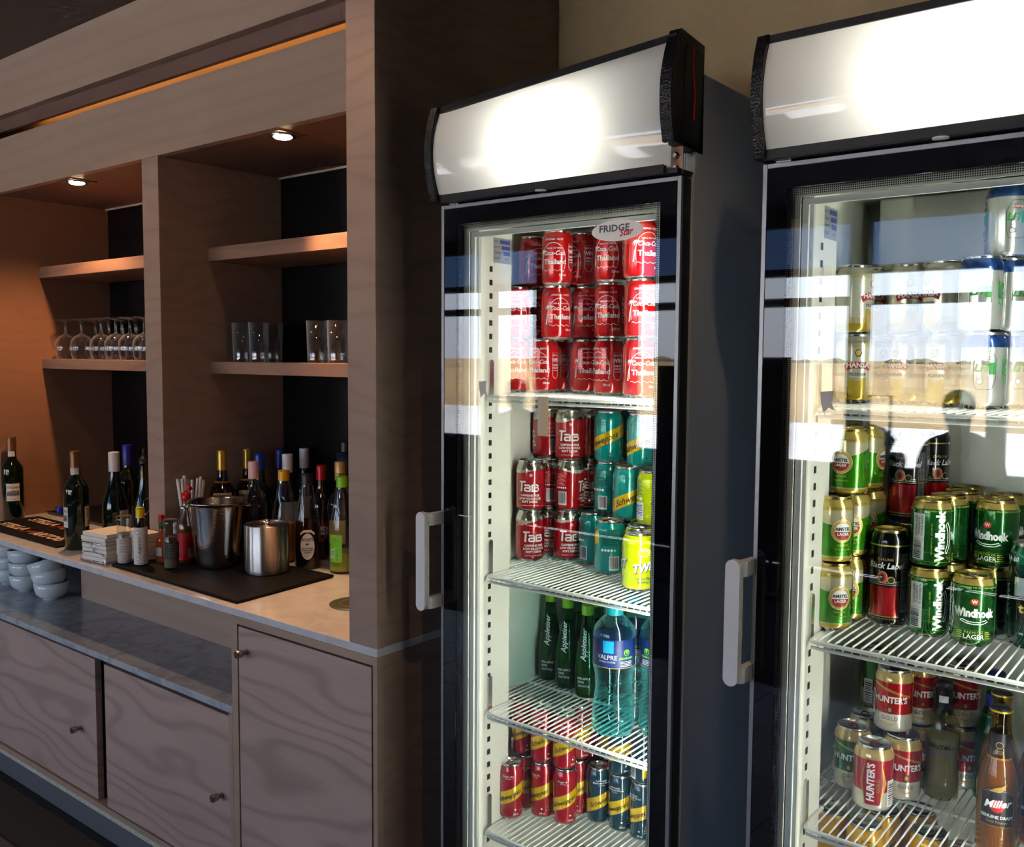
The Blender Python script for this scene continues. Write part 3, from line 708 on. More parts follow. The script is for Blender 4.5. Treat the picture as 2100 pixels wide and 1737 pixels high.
DRY_P = sash('teal mixer can', srgb(0,152,142), mat('navy print', srgb(14,50,60), .5), 'Dry Lemon', '330 ml', .033, .115, small='JUICE DRINK')
GING_P = sash('crimson mixer can', srgb(172,8,34), WHITE, 'Ginger Ale', '200 ml', .0265, .124, wordcol=mat('deep print', srgb(40,20,30), .5))
LEMO_P = sash('navy mixer can', srgb(14,62,78), WHITE, 'Lemonade|Flavoured Drink', '200 ml', .0265, .124)
TONI_P = sash('yellow tonic can', srgb(226,166,10), mat('brown print', srgb(60,34,20), .5), 'Indian|Tonic Water', '330 ml', .033, .115, yel=srgb(224,164,8))
# --- lime soda can
TWI = canmat('lime soda can', srgb(196,214,0), [(lambda f, z: (z < .012)*1.0, srgb(214,206,40))], metal=.2)
pr = Print(); nav = 1
for a in (12, -118):
    x0 = deg(a)
    pr.text('TWIST', x0+.0008, .0492, .0235, 1, 0, shear=.1, bold=.075, slope=.16, xs=.86); pr.text('TWIST', x0, .050, .0235, 0, 1, shear=.1, bold=.035, slope=.16, xs=.86)
    pr.text('Lemon Flavoured', x0, .0275, .0064, 1, 0, bold=.02); pr.text('Sparkling Drink', x0, .0205, .0064, 1, 0, bold=.02)
    pr.ell(x0-.006, .079, .0125, .0085, 2, 0, 22); pr.stroke([(x0-.006+.0125*math.cos(i*PI/11), .079+.0085*math.sin(i*PI/11)) for i in range(22)], .0007, 0, 1, closed=True); pr.stroke([(x0-.014,.081),(x0-.004,.084),(x0+.005,.078)], .0016, 0, 1)
pr.barcode(deg(105), deg(165), .015, .05, 0, 3, vertical=False)
for k in range(12): pr.rect(deg(108), deg(162)-.003*(k % 3), .066+k*.0026, .0670+k*.0026, 1, 0)
for k in range(4): pr.ell(deg(112)+k*.008, .058, .0032, .0032, 0, 0, 12)
TWI_P = can_parts(R_, .115, TWI, pr, [WHITE, mat('navy outline', srgb(34,40,84), .5), mat('lemon yellow', srgb(226,222,40), .5), mat('blue bars', srgb(60,70,130), .5)])
# --- gold and green lager can
GOLDC = srgb(206,184,92)
AMS = canmat('gold green lager can', srgb(64,152,12), [(lambda f, z: (z + (f*1.0).op('COSINE')*.012) > .079, srgb(214,206,170)), (lambda f, z: z > .092, GOLDC), (lambda f, z: z < .0135, srgb(206,176,50)), (lambda f, z: z.between(.0135,.0155), srgb(196,206,180)), (lambda f, z: (f.between(-1.75,-1.0))*(z.between(.0155,.092)), srgb(122,190,20))], metal=.55)
pr = Print()
for a in (8, 180):
    x0 = deg(a)
    pr.ell(x0, .058, .0195, .0195, 0, 0, 32); pr.ell(x0, .058, .0190, .0190, 2, 1, 32); pr.ell(x0, .058, .0140, .0140, 0, 3, 32)
    pr.ell(x0, .0570, .0137, .0137, 1, 4, 24, PI, 2*PI); pr.text('AMSTEL', x0, .0615, .0078, 3, 5, bold=.035, xs=.95); pr.text('LAGER', x0, .0530, .0066, 0, 6, bold=.03)
    pr.ell(x0, .0775, .0045, .0038, 2, 3, 16); pr.ell(x0, .0775, .0030, .0026, 0, 4, 16)
    pr.text('PREMIUM', x0, .034, .0046, 2, 0); pr.text('330 ml 5% Alc/Vol', x0, .027, .0036, 2, 0); pr.text('SLOW BREWED - EXTRA MATURED', x0, .096, .0034, 3, 0)
pr.text('330 ml 5% Alc/Vol  Amstel Lager', deg(-80), .052, .0052, 4, 0, rot=PI/2)
AMS_P = can_parts(R_, .115, AMS, pr, [WHITE, mat('roundel red', srgb(150,20,24), .4), mat('roundel gold', srgb(190,160,80), .35, .4), KTXT, mat('yellow print', srgb(214,206,40), .4)], lid=GOLDLID)
# --- black and red tall can
BLK = canmat('black red tall can', srgb(18,16,18), [(lambda f, z: z.between(.022,.072), srgb(186,12,26)), (lambda f, z: z.between(.0195,.0215), srgb(190,160,80)), (lambda f, z: z.between(.0745,.0758)+z.between(.0775,.0788)+z.between(.0805,.0818), srgb(180,180,184)), (lambda f, z: f.between(.72,1.30)*(z.between(.013,.140)), srgb(20,18,20)), (lambda f, z: z.between(.141,.1435), srgb(206,180,96))], metal=.45)
pr = Print()
for a in (0, 175):
    x0 = deg(a)
    pr.text('CARLING', x0, .1185, .0058, 1, 0, spacing=1.1); pr.text('Black Label', x0, .1075, .0142, 0, 0, shear=.3, bold=.02, xs=.95)
    pr.ell(x0-.004, .088, .0085, .0105, 1, 0, 24); pr.ell(x0-.004, .088, .0068, .0088, 2, 1, 24); pr.ell(x0-.004, .088, .003, .006, 3, 2, 16); pr.ell(x0+.010, .084, .0062, .0062, 1, 1, 20); pr.ell(x0+.010, .084, .0048, .0048, 3, 2, 20)
    pr.text('BEER BREWED IN AFRICA', x0, .0165, .0036, 1, 0)
for k in range(5): pr.text('ALCOHOL IS ADDICTIVE NOT FOR PERSONS UNDER 18 PLEASE RECYCLE', deg(48)+k*.0030, .080, .0026, 0, 0, rot=PI/2, xs=1.15)
pr.text('500 ml', deg(60), .030, .005, 0, 0); pr.ell(deg(60), .016, .0025, .0025, 0, 0, 14)
BLK_P = can_parts(R_, .168, BLK, pr, [mat('silver script', srgb(214,214,220), .4), mat('dull gold print', srgb(190,150,80), .4), mat('badge red ink', srgb(170,40,30), .4), KTXT], lid=GOLDLID)
# --- green lager can with gothic name
WND = canmat('deep green lager can', srgb(22,96,34), [(lambda f, z: z > .1005, srgb(190,164,84)), (lambda f, z: z.between(.0285,.0291)+z.between(.0135,.0141), srgb(150,176,60))], metal=.55)
pr = Print(); x0 = 0
def swash(x, y, s, mi=0, rot=0):
    pts = [(-20,0),(-12,-3.2),(0,-4.6),(12,-3.6),(20,0),(17,2.2),(6,-1.2),(-8,-1.0),(-17,2.0),(-20,.6)]
    c, q = math.cos(rot), math.sin(rot); pr.stroke([(x+s*(a*c-b_*q), y+s*(a*q+b_*c)) for a, b_ in pts], .0014, mi)
pr.text('Windhoek', x0, .056, .0180, 0, 0, bold=.05, xs=.80); pr.rect(x0-.0242, x0-.0228, .049, .066, 0); pr.rect(x0+.0215, x0+.0228, .0475, .066, 0); swash(x0, .0435, .00105)
pr.ell(x0, .0745, .0065, .0055, 1, 0, 20); pr.text('W', x0, .0745, .0075, 0, 1, bold=.04)
pr.text('PREMIUM', x0, .0250, .0062, 2, 0, spacing=1.15); pr.text('LAGER', x0, .0182, .0105, 0, 0, bold=.015)
for k in range(4): pr.rect(x0+.0165, x0+.0265-.002*(k % 2), .0155+k*.0032, .0171+k*.0032, 2); pr.rect(x0-.0265, x0-.0175, .0155+k*.0032, .0171+k*.0032, 2)
pr.text('BREWED BY CHOICE ACCORDING TO THE REINHEITSGEBOT STANDARDS', x0, .0975, .0036, 2, 0, xs=1.25); pr.text('REINHEITSGEBOT STANDARDS OF 1516', deg(150), .0975, .0036, 2, 0, xs=1.25)
vx = deg(-20-68); pr.text('Windhoek', vx, .056, .0200, 0, 0, rot=PI/2, bold=.05, xs=.95); swash(vx+.0115, .054, .0013, 0, PI/2)
wx = deg(-88-62); pr.rect(wx-.0105, wx+.0105, .050, .092, 3); pr.rect(wx-.0105, wx+.0105, .016, .0495, 3)
for k, s_ in enumerate(('ALCOHOL ABUSE','IS DANGEROUS','TO YOUR HEALTH')): pr.text(s_, wx-.0035+k*.0052, .072, .0042, 4, 1, rot=PI/2, bold=.02, xs=.95)
rb = random.Random(5); yb = .018
while yb < .047: hb_ = rb.choice((.0006,.0010,.0016)); pr.rect(wx-.009, wx+.006, yb, yb+hb_, 4, 1); yb += hb_+rb.choice((.0007,.0012))
pr.text('www.windhoek.com   ALC 4.0% VOL', deg(-112), .052, .0034, 2, 0, rot=PI/2)
WND_P = can_parts(R_, .115, WND, pr, [WHITE, mat('crest red', srgb(196,40,36), .4), mat('yellow green print', srgb(176,188,60), .4), mat('pale panel', srgb(206,210,206), .5), KTXT], lid=GOLDLID)
# --- dark green tall can with white band lettering
EXT = canmat('bottle green tall can', srgb(6,62,48), [(lambda f, z: z > .136, srgb(20,110,84)), (lambda f, z: (f.between(-.1,1.3))*(z.between(.040,.118)), srgb(16,18,16)), (lambda f, z: (f.between(.0,1.2))*(z.between(.085,.115)), srgb(176,190,196))], metal=.5)
pr = Print(); pr.text('EXTRA 60', deg(-30), .1425, .0105, 0, 0, bold=.03, shear=.15); pr.text('EXTRA', deg(-32), .075, .017, 0, 0, rot=PI/2, bold=.03, shear=.2); pr.text('500 ml', deg(30), .026, .005, 0, 0); pr.text('t', deg(22), .066, .02, 1, 0, bold=.04)
EXT_P = can_parts(R_, .168, EXT, pr, [WHITE, mat('gold letter', srgb(200,160,60), .4)])
# --- cider cans
def cider(nm, top, word, side):
    m = canmat(nm, top, [(lambda f, z: (z + f.abs()*.0) < .038, srgb(226,220,206)), (lambda f, z: (z + f*.010).between(.0775,.0815)*(f.abs() < 1.1), srgb(196,160,84)), (lambda f, z: (z > .0935), srgb(206,176,110))], metal=.45)
    pr = Print()
    pr.text("HUNTER'S", 0, .0625, .0152, 0, 0, bold=.035, xs=.86); pr.poly([(-.0055,.051),(.0055,.051),(.0055,.043),(0,.037),(-.0055,.043)], 1, 1); pr.ell(0, .0455, .003, .004, 2, 2, 14)
    pr.text(word, 0, .0295, .0098, 3, 0, spacing=1.12); pr.stroke([(-.019,.0235),(0,.0185),(.019,.0245)], [.0008,.0026,.0008], 2)
    sx = deg(150)
    pr.poly([(sx-.017,.056),(sx-.012,.094),(sx+.012,.094),(sx+.017,.056),(sx+.012,.016),(sx-.012,.016)], 4, 0)
    pr.stroke([(sx-.013,.094),(sx-.0185,.056),(sx-.013,.016)], .0016, 2, 1); pr.poly([(sx+.0125,.094),(sx+.0235,.054),(sx+.0125,.016),(sx+.017,.056)], 2, 1)
    pr.text("HUNTER'S", sx-.003, .055, .0168, 0, 2, rot=PI/2, bold=.035, xs=.86, shear=.1); pr.text(word, sx+.0085, .050, .0088, 2, 2, rot=PI/2)
    pr.barcode(deg(195), deg(225), .012, .058, 0, 3, vertical=False)
    pr.barcode(deg(-95), deg(-55), .03, .075, 0, 3, vertical=False)
    return can_parts(R_, .115, m, pr, [WHITE, mat('shield brown', srgb(66,40,30), .4), mat('cider gold', srgb(196,152,72), .35, .5), mat('dark letters', srgb(60,52,46), .5), mat('panel colour', tuple(c*.75 for c in top), .35)], tabm=REDTAB)
GOLD_P = cider('red cider can', srgb(186,14,26), 'GOLD', 0); HDRY_P = cider('green cider can', srgb(20,112,40), 'DRY', 0)
# --- pale pilsener can and silver light beer can
HAN = canmat('pale gold pilsener can', srgb(216,204,150), [(lambda f, z: z > .104, srgb(190,186,168)), (lambda f, z: z.between(.030,.098), srgb(226,224,206)), (lambda f, z: z < .020, srgb(196,166,44)), (lambda f, z: (z - f.abs()*.012).between(.012,.040)*(f.abs() < .45), srgb(206,176,50))], metal=.45)
pr = Print()
for a in (0, 180):
    x0 = deg(a); pr.ell(x0, .088, .0062, .0070, 1, 0, 6); pr.ell(x0, .088, .0045, .0052, 2, 1, 14)
    pr.poly([(x0-.024,.066),(x0-.012,.073),(x0+.012,.073),(x0+.024,.066),(x0+.021,.056),(x0+.011,.061),(x0-.011,.061),(x0-.021,.056)], 0, 0); pr.text('HANSA', x0, .0668, .0118, 3, 1, bold=.035)
    pr.text('PILSENER', x0, .051, .0070, 1, 0, bold=.02); pr.stroke([(x0-.012,.0445),(x0,.0430),(x0+.012,.0445)], .0006, 1); pr.text('KISS OF THE SAAZ HOP', x0, .1075, .0034, 1, 0)
pr.barcode(deg(85), deg(118), .022, .05, 3, 1); pr.text('NOT FOR PERSONS UNDER 18', deg(100), .076, .0032, 1, 0, rot=PI/2)
HAN_P = can_parts(R_, .1215, HAN, pr, [mat('banner red', srgb(176,24,30), .4), KTXT, mat('hop gold', srgb(196,166,60), .4), WHITE])
LIT = canmat('silver light beer can', srgb(206,210,206), [(lambda f, z: z > .0975, srgb(24,74,150))], metal=.6)
pr = Print()
for a in (0, 125, 250):
    x0 = deg(a); pr.stroke([(x0-.012,.032),(x0-.016,.045),(x0-.016,.074),(x0-.008,.091),(x0+.008,.091),(x0+.016,.080),(x0+.016,.048),(x0+.010,.032)], .0010, 0, 0, closed=True)
    pr.rect(x0-.007, x0+.007, .0785, .0835, 2, 1); pr.text('CASTLE', x0, .081, .0046, 3, 2, bold=.03); pr.rect(x0+.006, x0+.0165, .055, .074, 1, 1); pr.text('LITE', x0-.001, .0645, .0165, 1, 2, shear=.25, bold=.04); pr.ell(x0-.007, .044, .0045, .0045, 0, 1, 18); pr.ell(x0-.007, .044, .0037, .0037, 3, 2, 18)
pr.text('LITE', deg(62), .060, .020, 1, 0, rot=PI/2, bold=.03, shear=.2); pr.text('CASTLE', deg(52), .060, .006, 0, 0, rot=PI/2)
LIT_P = can_parts(R_, .1215, LIT, pr, [mat('dark green line', srgb(20,70,40), .4), mat('bright green', srgb(20,140,50), .4), mat('castle red', srgb(176,40,36), .4), WHITE])

CANS = {'coke':[(-1.262,1.596,1.3900,-5),(-1.205,1.620,1.3900,-25),(-1.209,1.690,1.3900,-60),(-1.122,1.660,1.3900,10),(-1.030,1.610,1.3900,-45),(-0.929,1.560,1.3900,10),(-1.262,1.596,1.5025,-5),(-1.260,1.675,1.5025,-30),(-1.172,1.619,1.5025,15),(-1.129,1.669,1.5025,0),(-1.029,1.610,1.5025,-15),(-0.928,1.560,1.5025,10),(-1.259,1.650,1.6150,25),(-1.157,1.600,1.6150,-15),(-1.137,1.663,1.6150,-50),(-1.023,1.600,1.6150,-20),(-0.932,1.560,1.6150,30)],
'tab':[(-1.259,1.647,1.0106,15),(-1.262,1.725,1.0106,0),(-1.198,1.709,1.0106,10),(-1.184,1.790,1.0106,0),(-1.258,1.647,1.1231,-5),(-1.256,1.721,1.1231,110),(-1.192,1.705,1.1231,80),(-1.181,1.775,1.1231,-5),(-1.264,1.715,1.2356,140),(-1.194,1.705,1.2356,0),(-1.190,1.775,1.2356,-60),(-1.260,1.830,1.2356,0)],
'dry':[(-1.132,1.714,1.0106,130),(-1.051,1.655,1.0106,190),(-1.068,1.733,1.0106,0),(-1.108,1.735,1.1231,150),(-1.030,1.690,1.1231,10),(-1.107,1.732,1.2356,-30),(-1.003,1.700,1.2356,-20),(-1.086,1.795,1.2356,60)],
'twist':[(-0.933,1.574,1.0106,20),(-0.971,1.645,1.0106,0),(-1.004,1.715,1.0106,0),(-0.952,1.660,1.1231,160)],
'ginger':[(-1.236,1.556,0.4558,-15),(-1.238,1.612,0.4558,-10),(-1.185,1.604,0.4558,-40),(-1.129,1.610,0.4558,-10),(-1.131,1.665,0.4558,-40),(-1.248,1.612,0.5783,-15),(-1.187,1.604,0.5783,-5),(-1.131,1.610,0.5783,5),(-1.133,1.670,0.5783,-10),(-1.141,1.731,0.5783,-50),(-1.140,1.727,0.4558,-50)],
'lemonade':[(-1.076,1.662,0.4558,15),(-1.019,1.662,0.4558,-30),(-0.963,1.658,0.4558,-50),(-1.021,1.662,0.5783,-10),(-0.963,1.658,0.5783,120),(-1.089,1.720,0.5783,60),(-1.087,1.720,0.4558,60)],
'amstel':[(-0.544,1.562,1.0106,15),(-0.542,1.636,1.0106,-10),(-0.547,1.565,1.1231,20),(-0.542,1.637,1.1231,-5),(-0.537,1.600,1.2356,-30),(-0.535,1.680,1.2356,60),(-0.535,1.703,1.1231,-10),(-0.530,1.701,1.0106,-10)],
'windhoek':[(-0.407,1.629,1.0106,116),(-0.407,1.635,1.1231,112),(-0.337,1.620,1.0106,5),(-0.397,1.700,1.0106,-35),(-0.399,1.701,1.1231,-40),(-0.392,1.767,1.1231,-80),(-0.391,1.766,1.0106,-80),(-0.396,1.833,1.1231,0),(-0.392,1.832,1.0106,0),(-0.322,1.700,1.1231,-25),(-0.328,1.700,1.0106,-70),(-0.320,1.770,1.1231,0),(-0.315,1.770,1.0106,0)],
'black':[(-0.476,1.642,1.0106,-10),(-0.470,1.731,1.0106,0),(-0.476,1.734,1.1756,-15),(-0.455,1.798,1.1756,30),(-0.453,1.795,1.0106,30)],
'extra':[(-0.261,1.660,1.0106,-45)],
'gold2':[(-0.482,1.616,0.6934,0)],
'hdry':[(-0.536,1.671,0.6934,-10),(-0.536,1.743,0.6934,20),(-0.532,1.810,0.6934,120),(-0.535,1.800,0.8059,120)],
'gold':[(-0.455,1.688,0.6934,15),(-0.476,1.699,0.8059,-10),(-0.447,1.755,0.6934,5),(-0.451,1.760,0.8059,15),(-0.383,1.800,0.6934,25),(-0.388,1.800,0.8059,15)],
'tonic':[(-0.495,1.627,0.5430,5),(-0.560,1.640,0.5430,60),(-0.436,1.736,0.5430,10),(-0.486,1.693,0.5430,-20),(-0.398,1.663,0.5430,-15),(-0.336,1.640,0.5430,-20)],
'hansa':[(-0.552,1.660,1.3900,10),(-0.556,1.660,1.5090,60),(-0.546,1.730,1.5090,0),(-0.542,1.730,1.3900,30),(-0.474,1.690,1.5090,5),(-0.470,1.690,1.3900,-40),(-0.401,1.660,1.3900,-30),(-0.409,1.660,1.5090,-50)],
'lite':[(-0.337,1.620,1.3900,5),(-0.345,1.620,1.5090,0),(-0.314,1.682,1.3900,40),(-0.318,1.681,1.5090,40),(-0.323,1.680,1.6280,25)]}
NUMS = ['first','second','third','fourth','fifth','sixth','seventh','eighth','ninth','tenth']
def put_cans(key, parts, desc, shelf, group, lz):
    L = CANS[key]; base = sorted(set(round(c[2], 2) for c in L))
    names = {1: ['single'], 2: ['bottom','top'], 3: ['bottom','middle','top']}[len(base)]
    for iz, zb in enumerate(base):
        row = sorted([c for c in L if round(c[2], 2) == zb], key=lambda c: c[0]/c[1])
        for i, (x, y, z, off) in enumerate(row):
            ps = ('%s from left' % NUMS[i]) if len(row) > 1 else 'the only one'
            lab = '%s, %s in %s layer, %s' % (desc, ps, names[iz], shelf) if len(base) > 1 else '%s, %s, %s' % (desc, ps, shelf)
            place_can(parts, x, y, z, off, lab, group)
put_cans('coke', COKE_P, 'red palm-print cola can', 'top shelf, left fridge', 'red cola cans', 0)
put_cans('tab', TAB_P, 'dark red silver-necked can', 'second shelf, left fridge', 'dark red silver-necked cans', 0)
put_cans('dry', DRY_P, 'teal can with yellow sash', 'left fridge', 'teal mixer cans', 0)
put_cans('twist', TWI_P, 'lime yellow soda can', 'left fridge', 'lime soda cans', 0)
put_cans('ginger', GING_P, 'slim crimson yellow-sash can', 'left fridge', 'slim crimson cans', 0)
put_cans('lemonade', LEMO_P, 'slim navy yellow-sash can', 'left fridge', 'slim navy cans', 0)
put_cans('amstel', AMS_P, 'gold and green lager can', 'right fridge', 'gold and green lager cans', 0)
put_cans('windhoek', WND_P, 'deep green lager can', 'right fridge', 'deep green lager cans', 0)
put_cans('black', BLK_P, 'tall black and red beer can', 'right fridge', 'tall black and red cans', 0)
put_cans('extra', EXT_P, 'tall bottle green can at right edge', 'right fridge', 'tall bottle green cans', 0)
place_can(GOLD_P, -.482, 1.616, .6934, -150, 'red cider can showing a sideways name, front of third shelf, right fridge', 'red cider cans')
put_cans('hdry', HDRY_P, 'green and white cider can', 'third shelf, right fridge', 'green cider cans', 0)
put_cans('gold', GOLD_P, 'red and white cider can', 'third shelf, right fridge', 'red cider cans', 0)
put_cans('tonic', TONI_P, 'yellow tonic can under the third shelf', 'right fridge', 'yellow tonic cans', 0)
put_cans('hansa', HAN_P, 'pale gold pilsener can', 'top shelf, right fridge', 'pale pilsener cans', 0)
put_cans('lite', LIT_P, 'silver can with blue neck', 'top shelf, right fridge', 'silver light beer cans', 0)


# ================================================================ bottles
ZT = .8520
DKGREEN = mat('dark green bottle glass', (.004,.009,.004), .06, coat=.6)
DKBROWN = mat('dark brown bottle glass', (.010,.005,.003), .06, coat=.6)
DKCLEAR = mat('smoky dark bottle', (.012,.012,.013), .05, coat=.6)
CLEAR = thin_glass('clear bottle glass', (.90,.93,.94), .05, .35, (.55,.60,.62))
GREENG = thin_glass('green bottle glass', (.20,.62,.20), .05, .5, (.03,.26,.05))
AQUA = thin_glass('aqua bottle plastic', (.50,.93,.93), .06, .8, (.16,.74,.76))
AMBER = thin_glass('amber beer', (.96,.72,.26), .05, .4, (.42,.24,.03))
PALEFIZZ = thin_glass('pale fizz', (.80,.78,.58), .05, .5, (.42,.40,.26))
TUMBLER = thin_glass('tumbler glass', (.93,.96,.97), .12, .9, (.80,.88,.92))  # pale edge colour paints in the windows mirrored by the curved sides
STEMGL = thin_glass('stem glass', (.95,.96,.97), .06, .6, (.60,.62,.64))
LABELW = mat('cream label', srgb(214,206,190), .7)
def lathe_mesh(prof, m, n=28, nm='m', **k): return MB().lathe(prof, n, **k).mesh(nm, m)
def part(t, name, me):
    o_ = bpy.data.objects.new(name, me); C.objects.link(o_); o_.parent = t; return o_
def wrap_label(t, r, z0, z1, a, hw, m, prints=None, pm=None, name='label'):
    """paper label on a bottle: patch of half width hw degrees round direction a"""
    mb = MB().lathe([(r+.0004,z0),(r+.0004,z1)], 16, a0=math.radians(a-hw), a1=math.radians(a+hw))
    o_ = mb.build(name, m, t, fixn=False)
    if prints:
        w_ = cyl_warp(r+.0005); off = math.radians(a)*(r+.0005)
        prints.build('lettering', pm, lambda x, y, h: w_(x+off, y, h), o_, .006)
    return o_
def neck_cap(t, r, z0, z1, m, ridges=True, name='cap'):
    pf = [(r*.99,z0)]
    if ridges:
        n = 5
        for i in range(n): zz = z0+(z1-z0)*(i+.3)/n; pf += [(r,zz),(r*.965,zz+(z1-z0)*.3/n)]
    pf += [(r,z1-.003),(r*.90,z1)]
    return part(t, name, lathe_mesh(pf, m, 20, 'cap'))
def bottle(name, label, x, y, z, h, r, shape, glass, capm, off=0, group=None, cat='bottle', cap_h=.05, neck=.0145):
    t = thing(name, label, cat, (x, y, z), face_cam(x, y)+math.radians(off), group)
    P = {'bordeaux': [(r*.9,0),(r,.004),(r,h*.60),(r*.96,h*.635),(r*.75,h*.68),(neck*1.15,h*.73),(neck,h*.78),(neck,h-.004),(neck*1.08,h-.003)],
         'burgundy': [(r*.9,0),(r,.004),(r,h*.40),(r*.93,h*.47),(r*.62,h*.61),(neck*1.2,h*.72),(neck,h*.80),(neck,h-.002)],
         'spirit': [(r*.9,0),(r,.005),(r,h*.55),(r*.97,h*.60),(r*.80,h*.655),(neck*1.4,h*.70),(neck*1.1,h*.735),(neck,h*.78),(neck,h-.002)],
         'cordial': [(r*.92,0),(r,.006),(r*.99,h*.42),(r*.93,h*.52),(r*.66,h*.70),(neck*1.15,h*.86),(neck,h*.90),(neck,h-.002)],
         'pear': [(r*.92,0),(r,.006),(r*1.0,h*.22),(r*.95,h*.40),(r*.72,h*.58),(neck*1.2,h*.80),(neck,h*.90),(neck,h-.002)],
         'beer': [(r*.92,0),(r,.005),(r,h*.50),(r*.97,h*.56),(r*.72,h*.66),(neck*1.15,h*.78),(neck,h*.86),(neck,h-.010),(neck*1.1,h-.009),(neck*1.1,h-.002)]}[shape]
    part(t, 'body', lathe_mesh(P, glass, 28, 'bottle_body'))
    if capm: neck_cap(t, neck*1.12, h-cap_h, h+.001, capm)
    return t
BLUECAP = mat('blue screw cap', srgb(24,60,150), .3, .3); NAVYCAP = mat('royal blue capsule', srgb(30,32,140), .35); WHITECAP = mat('white screw cap', srgb(222,218,220), .35)
BROWNCAP = mat('bronze capsule', srgb(120,82,50), .35, .5); GOLDCAP = mat('gold cap', srgb(196,160,70), .3, .7); PINKCAP = mat('pink white cap', srgb(226,176,176), .4)
ORANGECAP = mat('orange yellow cap', srgb(236,166,10), .35); BLACKCAP = mat('dark brown cap', srgb(44,32,32), .4); REDCAP = mat('red cap', srgb(166,20,34), .3, .3)
LIMECAP = mat('lime cap', srgb(126,200,20), .35); YELCAP = mat('yellow cap', srgb(240,200,10), .4); CAPTCAP = mat('tan gold cap', srgb(196,158,92), .35, .4)
INKS = [KTXT, mat('grey ink', srgb(120,116,108), .6), mat('red ink', srgb(190,26,30), .5), mat('gold ink', srgb(180,140,60), .5), WHITE, mat('green ink', srgb(50,110,40), .5), mat('lime label', srgb(120,200,20), .5), mat('amber ink', srgb(206,150,40), .5)]

def jordan(t, r, a):
    pr = Print(); pr.text('JORDAN', 0, .122, .0115, 0, 0, spacing=1.05)
    pr.poly([(-.021,.100),(-.021,.106),(-.010,.108),(.002,.112),(.012,.109),(.021,.111),(.021,.092),(.0,.090),(-.021,.092)], 1, 0); pr.stroke([(-.021,.094),(-.008,.098),(.006,.096),(.021,.100)], .0018, 0, 1); pr.text('Stellenbosch', 0, .080, .0045, 1, 0)
    wrap_label(t, r, .072, .136, a, 36, LABELW, pr, INKS)
b1 = bottle('wine_bottle', 'dark wine bottle with cream landscape label at the far left of the worktop', -3.575, 1.52, ZT, .305, .037, 'bordeaux', DKGREEN, BROWNCAP, 0); jordan(b1, .037, 0)
wrap_label(b1, .0146, .228, .262, -10, 50, LABELW, name='neck_band')
b2 = bottle('wine_bottle', 'dark wine bottle with bronze cap standing at the worktop edge by the napkins', -2.884, 1.416, ZT, .308, .037, 'bordeaux', DKGREEN, BROWNCAP, 0); jordan(b2, .037, -78)
pr = Print(); pr.barcode(-.009, .009, .075, .095, 4, 0); [pr.rect(-.010, .010-.003*(k % 3), .100+k*.004, .1012+k*.004, 1, 0) for k in range(8)]
wrap_label(b2, .037, .072, .136, 62, 24, LABELW, pr, INKS, 'back_label'); wrap_label(b2, .0146, .218, .262, -20, 60, LABELW, name='neck_band')
b3 = bottle('wine_bottle', 'green sloping-shouldered wine bottle with white screw cap', -2.85, 1.525, ZT, .299, .040, 'burgundy', DKGREEN, None)
neck_cap(b3, .0172, .238, .300, WHITECAP, False); pr = Print(); [pr.rect(-.014, .014-.004*(k % 3), .055+k*.006, .0565+k*.006, 1, 0) for k in range(9)]; wrap_label(b3, .040, .045, .115, 45, 26, LABELW, pr, INKS)
b4 = bottle('wine_bottle', 'dark wine bottle with royal blue capsule behind the white-capped one', -2.923, 1.612, ZT, .312, .038, 'bordeaux', DKGREEN, None); neck_cap(b4, .0168, .245, .313, NAVYCAP, False)
b5 = bottle('wine_bottle', 'dark bottle with black pourer beside the shelf divider', -2.716, 1.552, ZT, .285, .037, 'burgundy', DKGREEN, None); part(b5, 'pourer', MB().lathe([(.0165,.272),(.0165,.288),(.010,.290),(.006,.305),(.004,.318)], 16).mesh('pourer', BLACKP))
MB().tube([(.0,-.041,.115),(.012,-.043,.13),(.020,-.040,.15),(.012,-.043,.168),(-.004,-.042,.160),(-.006,-.042,.135),(.0,-.041,.115)], .0011, 6).build('wire_hook', CHROME, b5)
# spirits in the right bay
a1 = bottle('spirit_bottle', 'dark cream liqueur bottle with gold cap, left of the two gold-capped ones', -2.458, 1.660, ZT, .322, .040, 'spirit', DKBROWN, GOLDCAP, 0, 'gold capped liqueur bottles', cap_h=.060)
a2 = bottle('spirit_bottle', 'dark cream liqueur bottle with gold cap, right of the two gold-capped ones', -2.452, 1.748, ZT, .320, .040, 'spirit', DKBROWN, GOLDCAP, 0, 'gold capped liqueur bottles', cap_h=.060)
for q in (a1, a2):
    pr = Print(); pr.text('AMARULA', 0, .180, .0135, 3, 0, bold=.03); pr.rect(-.022, .022, .169, .1705, 3); wrap_label(q, .040, .150, .196, 0, 42, mat('ivory label', srgb(206,190,150), .6), pr, [KTXT, KTXT, KTXT, KTXT, WHITE]); part(q, 'neck_cord', MB().lathe([(.0215,.223),(.0235,.226),(.0215,.229)], 20).mesh('cord', mat('cord', srgb(176,120,60), .8)))
s1 = bottle('spirit_bottle', 'clear spirit bottle with pink and white cap behind the ice bucket', -2.320, 1.675, ZT, .297, .038, 'spirit', CLEAR, PINKCAP, cap_h=.050); wrap_label(s1, .038, .050, .120, 25, 50, mat('blue grey label', srgb(84,104,150), .6))
s2 = bottle('spirit_bottle', 'dark clear bottle with blue cap hidden behind the pink-capped one', -2.372, 1.735, ZT, .312, .037, 'spirit', DKCLEAR, BLUECAP, cap_h=.050)
